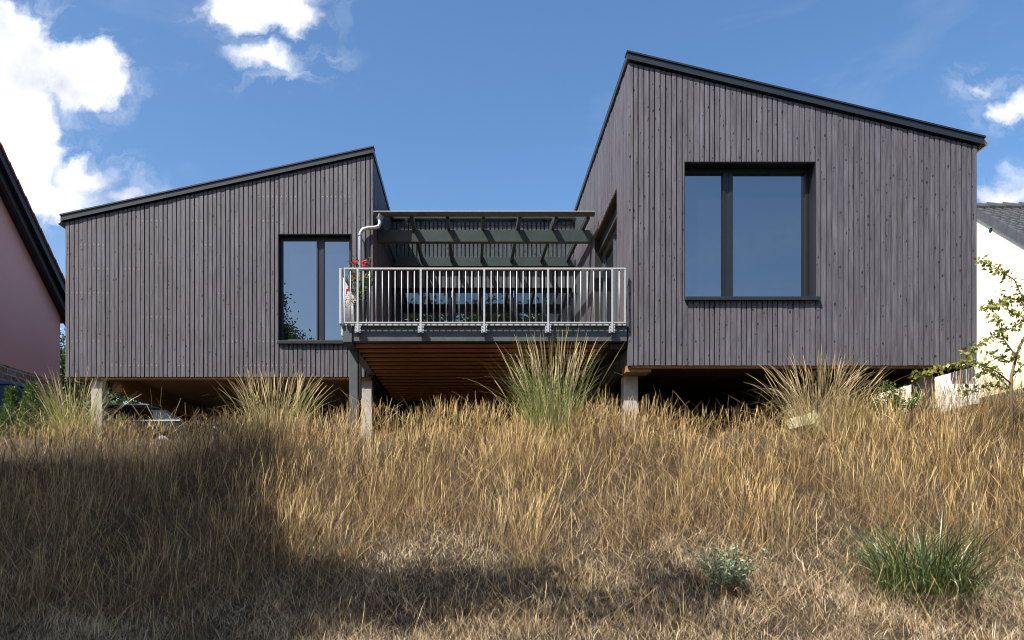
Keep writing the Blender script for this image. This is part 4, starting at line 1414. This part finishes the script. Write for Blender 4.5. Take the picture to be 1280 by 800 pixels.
V, Q, T = leaves(c, rng.uniform(.14, .30, n), np.clip(rng.normal(.35, .2, n), 0, 1), aspect=.5)
mesh_from_arrays('foliage', V, Q, T, 'conifer', hd_, (-11, hyy, 1.8))
hs_ = MB()
for k in range(26):
    x = hx0 + (k + .5) * (hx1 - hx0) / 26
    hs_.tube([(x, hyy, 1.4), (x + .05, hyy, 3.2), (x, hyy, 4.8)], [.06, .045, .02], 6)
hs_.build('stem', 'bark', hd_)

# young fruit tree reaching in from the right
yt = 11.3
tx = (1266 - CX) / F * yt
tz = gz(tx, yt)
ft = thing('young_fruit_tree', (tx, yt, tz), 'young fruit tree with thin arching branches and sparse leaves at the right edge', 'tree')
tk = MB()
tk.tube([(tx, yt, tz - .1), P(1264, 490, yt), P(1264, 470, yt), P(1272, 440, yt + .05), P(1288, 405, yt + .1), P(1296, 370, yt + .15)], [.026, .024, .022, .018, .012, .008], 9)
branches = [
    [(1293, 420, 0), (1284, 385, -.1), (1268, 350, -.2), (1245, 334, -.3), (1222, 324, -.35)],
    [(1292, 380, .1), (1265, 373, -.1), (1245, 381, -.2), (1226, 386, -.3)],
    [(1284, 398, .1), (1265, 410, 0), (1240, 420, -.1), (1222, 432, -.2), (1207, 443, -.25)],
    [(1264, 480, 0), (1248, 466, -.15), (1228, 455, -.25), (1205, 452, -.4), (1178, 458, -.5), (1158, 464, -.55), (1142, 471, -.6)],
    [(1268, 455, 0), (1274, 430, -.15), (1290, 420, -.2)],
    [(1264, 488, 0), (1243, 480, .1), (1222, 486, .1), (1200, 492, .1)],
    [(1270, 445, 0), (1255, 425, .15), (1248, 405, .2), (1240, 395, .25)],
    [(1266, 470, 0), (1280, 455, -.2), (1295, 450, -.3)],
    [(1262, 485, 0), (1246, 470, .2), (1232, 462, .25), (1222, 470, .3)],
    [(1272, 440, .05), (1262, 452, .3), (1245, 446, .35), (1230, 438, .4)],
    [(1288, 405, .1), (1276, 395, .3), (1262, 390, .35), (1250, 360, .3)],
]
cs, ds_ = [], []
for b_ in branches:
    pts = [P(a, c, yt + d) for a, c, d in b_]
    tk.tube(pts, [.011 * (1 - .75 * i / (len(pts) - 1)) for i in range(len(pts))], 6)
    ln = sum((pts[i + 1] - pts[i]).length for i in range(len(pts) - 1))
    for k in range(int(ln * 130)):
        u = rng.uniform(.12, 1) * (len(pts) - 1)
        i = min(int(u), len(pts) - 2)
        c = pts[i].lerp(pts[i + 1], u - i)
        if rng.random() < .16:
            continue
        cs.append(np.array(c) + rng.normal(0, .030, 3))
        ds_.append(rng.normal(0, 1, 3) + np.array([0, 0, -.35]))
tk.build('trunk', 'bark', ft, smooth=True)
cs, ds_ = np.array(cs), np.array(ds_)
V, Q, T = leaves(cs, rng.uniform(.04, .10, len(cs)), np.clip(rng.normal(.58, .3, len(cs)), 0, 1), aspect=.55, dirs=ds_)
mesh_from_arrays('crown', V, Q, T, 'fruit_leaf', ft, (tx, yt, tz))

# pale stone slab in the grass
c0 = P(1003, 526, 12.15)
import bmesh
bm = bmesh.new()
bmesh.ops.create_cube(bm, size=1)
bmesh.ops.subdivide_edges(bm, edges=bm.edges, cuts=3, use_grid_fill=True)
for v in bm.verts:
    n_ = Vector((math.sin(v.co.y * 9 + v.co.z * 5), math.sin(v.co.x * 7 + 1), math.sin(v.co.x * 8 + v.co.y * 6))) * .03
    v.co = v.co + n_
    v.co.x *= .40
    v.co.y *= .24
    v.co.z *= .17
    v.co = Matrix.Rotation(R(-14), 4, 'Y') @ v.co
me = bpy.data.meshes.new('stone_slab')
bm.to_mesh(me)
bm.free()
tag(link('stone_slab', me, 'pale_stone', None, c0), 'pale yellow stone slab lying in dry grass beneath the right wing', 'stone')

# ------------------------------------------------------------------ flower pot on the balcony
fx_, fy2 = (450 - CX) / F * 13.1, 13.1
fp = thing('potted_plant', (fx_, fy2, DZ), 'tall black pot with red-flowering leafy plant behind the balcony railing', 'potted plant')
MB().tube([(fx_, fy2, DZ + .001), (fx_, fy2, DZ + .52), (fx_, fy2, DZ + .55)], [.095, .125, .13], 20).build('pot', 'pot_black', fp)
st = MB()
cs, fl = [], []
for i in range(14):
    a = rng.uniform(0, 2 * np.pi)
    q = rng.uniform(.05, .34)
    hgt = rng.uniform(.45, .82)
    mid = Vector((fx_ + .5 * q * math.cos(a), fy2 + .4 * q * math.sin(a), DZ + .55 + hgt * .55))
    tip = Vector((fx_ + q * math.cos(a), fy2 + .8 * q * math.sin(a), DZ + .55 + hgt))
    st.tube([(fx_, fy2, DZ + .53), mid, tip], [.007, .006, .004], 5)
    for k in range(26):
        t = rng.random()
        c = mid.lerp(tip, (t - .4) / .6) if t > .4 else Vector((fx_, fy2, DZ + .55)).lerp(mid, t / .4)
        cs.append(np.array(c) + rng.normal(0, .03, 3))
for px, py in ((442.5, 328), (445.5, 329), (455, 327), (458, 329), (454, 332.5), (442, 345), (457, 348), (431, 363), (436, 362)):
    tip = P(px, py, 13.05)
    st.tube([(fx_, fy2, DZ + .6), (Vector((fx_, fy2, DZ + .8)) + tip) / 2, tip], [.006, .005, .003], 5)
    fl.append(np.array(tip) + rng.normal(0, .018, (26, 3)))
st.build('stem', 'bush_green', fp)
cs = np.array(cs)
V, Q, T = leaves(cs, rng.uniform(.05, .10, len(cs)), np.clip(rng.normal(.55, .25, len(cs)), 0, 1), aspect=.42)
mesh_from_arrays('foliage', V, Q, T, 'bush_green', fp, (fx_, fy2, DZ))
fl = np.concatenate(fl)
V, Q, T = leaves(fl, rng.uniform(.025, .045, len(fl)), rng.random(len(fl)), aspect=.8)
mesh_from_arrays('flower', V, Q, T, 'red_petal', fp, (fx_, fy2, DZ))
dc = np.array(P(438.5, 376, 13.0)) + rng.normal(0, 1, (260, 3)) * np.array([.05, .04, .05])
V, Q, T = leaves(dc, rng.uniform(.02, .05, 260), rng.random(260), aspect=.5)
mesh_from_arrays('dry_bloom', V, Q, T, 'dry_bloom', fp, (fx_, fy2, DZ))

# ------------------------------------------------------------------ sky, sun, camera
EL, AZ = R(52), R(48)                      # sun height; angle from the facade's normal towards the left
to_sun = Vector((-math.sin(AZ) * math.cos(EL), -math.cos(AZ) * math.cos(EL), math.sin(EL)))
sd = bpy.data.lights.new('sun', 'SUN')
sd.energy = 5.0
sd.angle = R(.53)
sd.color = (1.0, .94, .84)
so = bpy.data.objects.new('sun', sd)
COL.objects.link(so)
so.rotation_euler = to_sun.to_track_quat('Z', 'Y').to_euler()

wld = bpy.data.worlds.new('World')
scene.world = wld
wld.use_nodes = True
nt = wld.node_tree
bg = nt.nodes['Background']
sky = N(nt, 'ShaderNodeTexSky')
sky.sky_type = 'NISHITA'
sky.sun_disc = False
sky.sun_elevation = EL
sky.sun_rotation = math.atan2(to_sun.x, to_sun.y)
sky.altitude = 300
sky.air_density = 1.0
sky.dust_density = 2.0
sky.ozone_density = 1.3
tc = N(nt, 'ShaderNodeTexCoord')
dirv = tc.outputs['Generated']
sx = N(nt, 'ShaderNodeSeparateXYZ')
nt.links.new(dirv, sx.inputs[0])
dy = math_(nt, 'MAXIMUM', sx.outputs[1], .05)
u0 = math_(nt, 'DIVIDE', sx.outputs[0], dy)
v0 = math_(nt, 'DIVIDE', sx.outputs[2], dy)
cb = N(nt, 'ShaderNodeCombineXYZ')
nt.links.new(u0, cb.inputs[0])
nt.links.new(v0, cb.inputs[1])
uv = cb.outputs[0]


def warp(vec, scale, amp, seedz):
    nz = N(nt, 'ShaderNodeTexNoise')
    nz.inputs['Scale'].default_value = scale
    nz.inputs['Detail'].default_value = 9.0
    nz.inputs['Roughness'].default_value = .62
    mp = mapped(nt, vec, (1, 1, 1), (0, 0, seedz))
    nt.links.new(mp, nz.inputs['Vector'])
    s1 = N(nt, 'ShaderNodeVectorMath', operation='SUBTRACT')
    nt.links.new(nz.outputs['Color'], s1.inputs[0])
    s1.inputs[1].default_value = (.5, .5, .5)
    s2 = N(nt, 'ShaderNodeVectorMath', operation='MULTIPLY')
    nt.links.new(s1.outputs[0], s2.inputs[0])
    s2.inputs[1].default_value = (amp, amp, 0)
    s3 = N(nt, 'ShaderNodeVectorMath', operation='ADD')
    nt.links.new(vec, s3.inputs[0])
    nt.links.new(s2.outputs[0], s3.inputs[1])
    return s3.outputs[0]


uvw = warp(warp(uv, 8.0, .10, 0.0), 26.0, .045, 3.0)
blobs = [(0, 45, 66, 52), (38, 75, 46, 46), (100, 96, 64, 44), (0, 120, 70, 70), (25, 160, 52, 52), (45, 190, 40, 34), (102, 216, 44, 24), (80, 244, 64, 26), (160, 238, 22, 12), (10, 230, 60, 60),
         (300, 10, 52, 36), (352, 18, 46, 30), (335, -15, 70, 30), (326, 74, 46, 15), (1233, 109, 15, 8), (1264, 138, 26, 17), (1250, 248, 44, 17), (1290, 130, 30, 24)]
dens = None
for (px, py, rx, ry) in blobs:
    cu, cv = (px - CX) / F, (CY - py) / F
    s1 = N(nt, 'ShaderNodeVectorMath', operation='SUBTRACT')
    nt.links.new(uvw, s1.inputs[0])
    s1.inputs[1].default_value = (cu, cv, 0)
    s2 = N(nt, 'ShaderNodeVectorMath', operation='MULTIPLY')
    nt.links.new(s1.outputs[0], s2.inputs[0])
    s2.inputs[1].default_value = (F / rx, F / ry, 0)
    s3 = N(nt, 'ShaderNodeVectorMath', operation='LENGTH')
    nt.links.new(s2.outputs[0], s3.inputs[0])
    d = math_(nt, 'SUBTRACT', 1.0, s3.outputs['Value'])
    d = math_(nt, 'MULTIPLY', d, min(rx, ry) / 30.0)
    dens = d if dens is None else math_(nt, 'SMOOTH_MAX', dens, d, .12)
mr = N(nt, 'ShaderNodeMapRange')
mr.interpolation_type = 'SMOOTHSTEP'
nt.links.new(dens, mr.inputs[0])
mr.inputs[1].default_value = -.20
mr.inputs[2].default_value = .52
wz = noise(nt, mapped(nt, uvw, (1, 1.6, 1)), 9.0, 9.0, .68, .8)
wr = N(nt, 'ShaderNodeMapRange')
nt.links.new(dens, wr.inputs[0])
wr.inputs[1].default_value = -1.0
wr.inputs[2].default_value = .25
wn = N(nt, 'ShaderNodeMapRange')
nt.links.new(wz, wn.inputs[0])
wn.inputs[1].default_value = .46
wn.inputs[2].default_value = .78
wisp = math_(nt, 'MULTIPLY', math_(nt, 'MULTIPLY', wr.outputs[0], wn.outputs[0]), .75)
front = math_(nt, 'GREATER_THAN', sx.outputs[1], .1)
cov = math_(nt, 'MULTIPLY', math_(nt, 'MAXIMUM', mr.outputs[0], wisp), front)
# thin veils elsewhere
veil = noise(nt, mapped(nt, dirv, (1.6, 1.6, 5.0)), 1.6, 7.0, .6, .4)
vm = N(nt, 'ShaderNodeMapRange')
nt.links.new(veil, vm.inputs[0])
vm.inputs[1].default_value = .52
vm.inputs[2].default_value = .85
vm.inputs[4].default_value = .16
cov = math_(nt, 'MAXIMUM', cov, vm.outputs[0])
shade = noise(nt, mapped(nt, uv, (1, 1, 1), (2, 1, 0)), 6.5, 6.0, .55)
SK = .108
ccol = ramp(nt, shade, [(.30, (3.3, 3.5, 4.0)), (.60, (7.0, 7.0, 7.1))])
hs = N(nt, 'ShaderNodeHueSaturation')
hs.inputs['Saturation'].default_value = 1.22
nt.links.new(sky.outputs[0], hs.inputs['Color'])
skyc = hs.outputs[0]
fin = mixcol(nt, cov, skyc, ccol)
nt.links.new(fin, bg.inputs['Color'])
bg.inputs['Strength'].default_value = SK

cam = bpy.data.cameras.new('camera')
cam.sensor_width = 36
cam.lens = F / 1280 * 36
cam.shift_x = (640 - CX) / 1280
cam.shift_y = (CY - 400) / 1280
cam.clip_end = 3000
co = bpy.data.objects.new('camera', cam)
COL.objects.link(co)
co.rotation_euler = (R(90), 0, 0)
scene.camera = co
vs = scene.view_settings
vs.view_transform = 'Standard'
vs.look = 'None'
vs.exposure = 0.94
vs.gamma = 1.0
scene.cycles.filter_width = 1.05
scene.cycles.max_bounces = 8
scene.cycles.transparent_max_bounces = 12
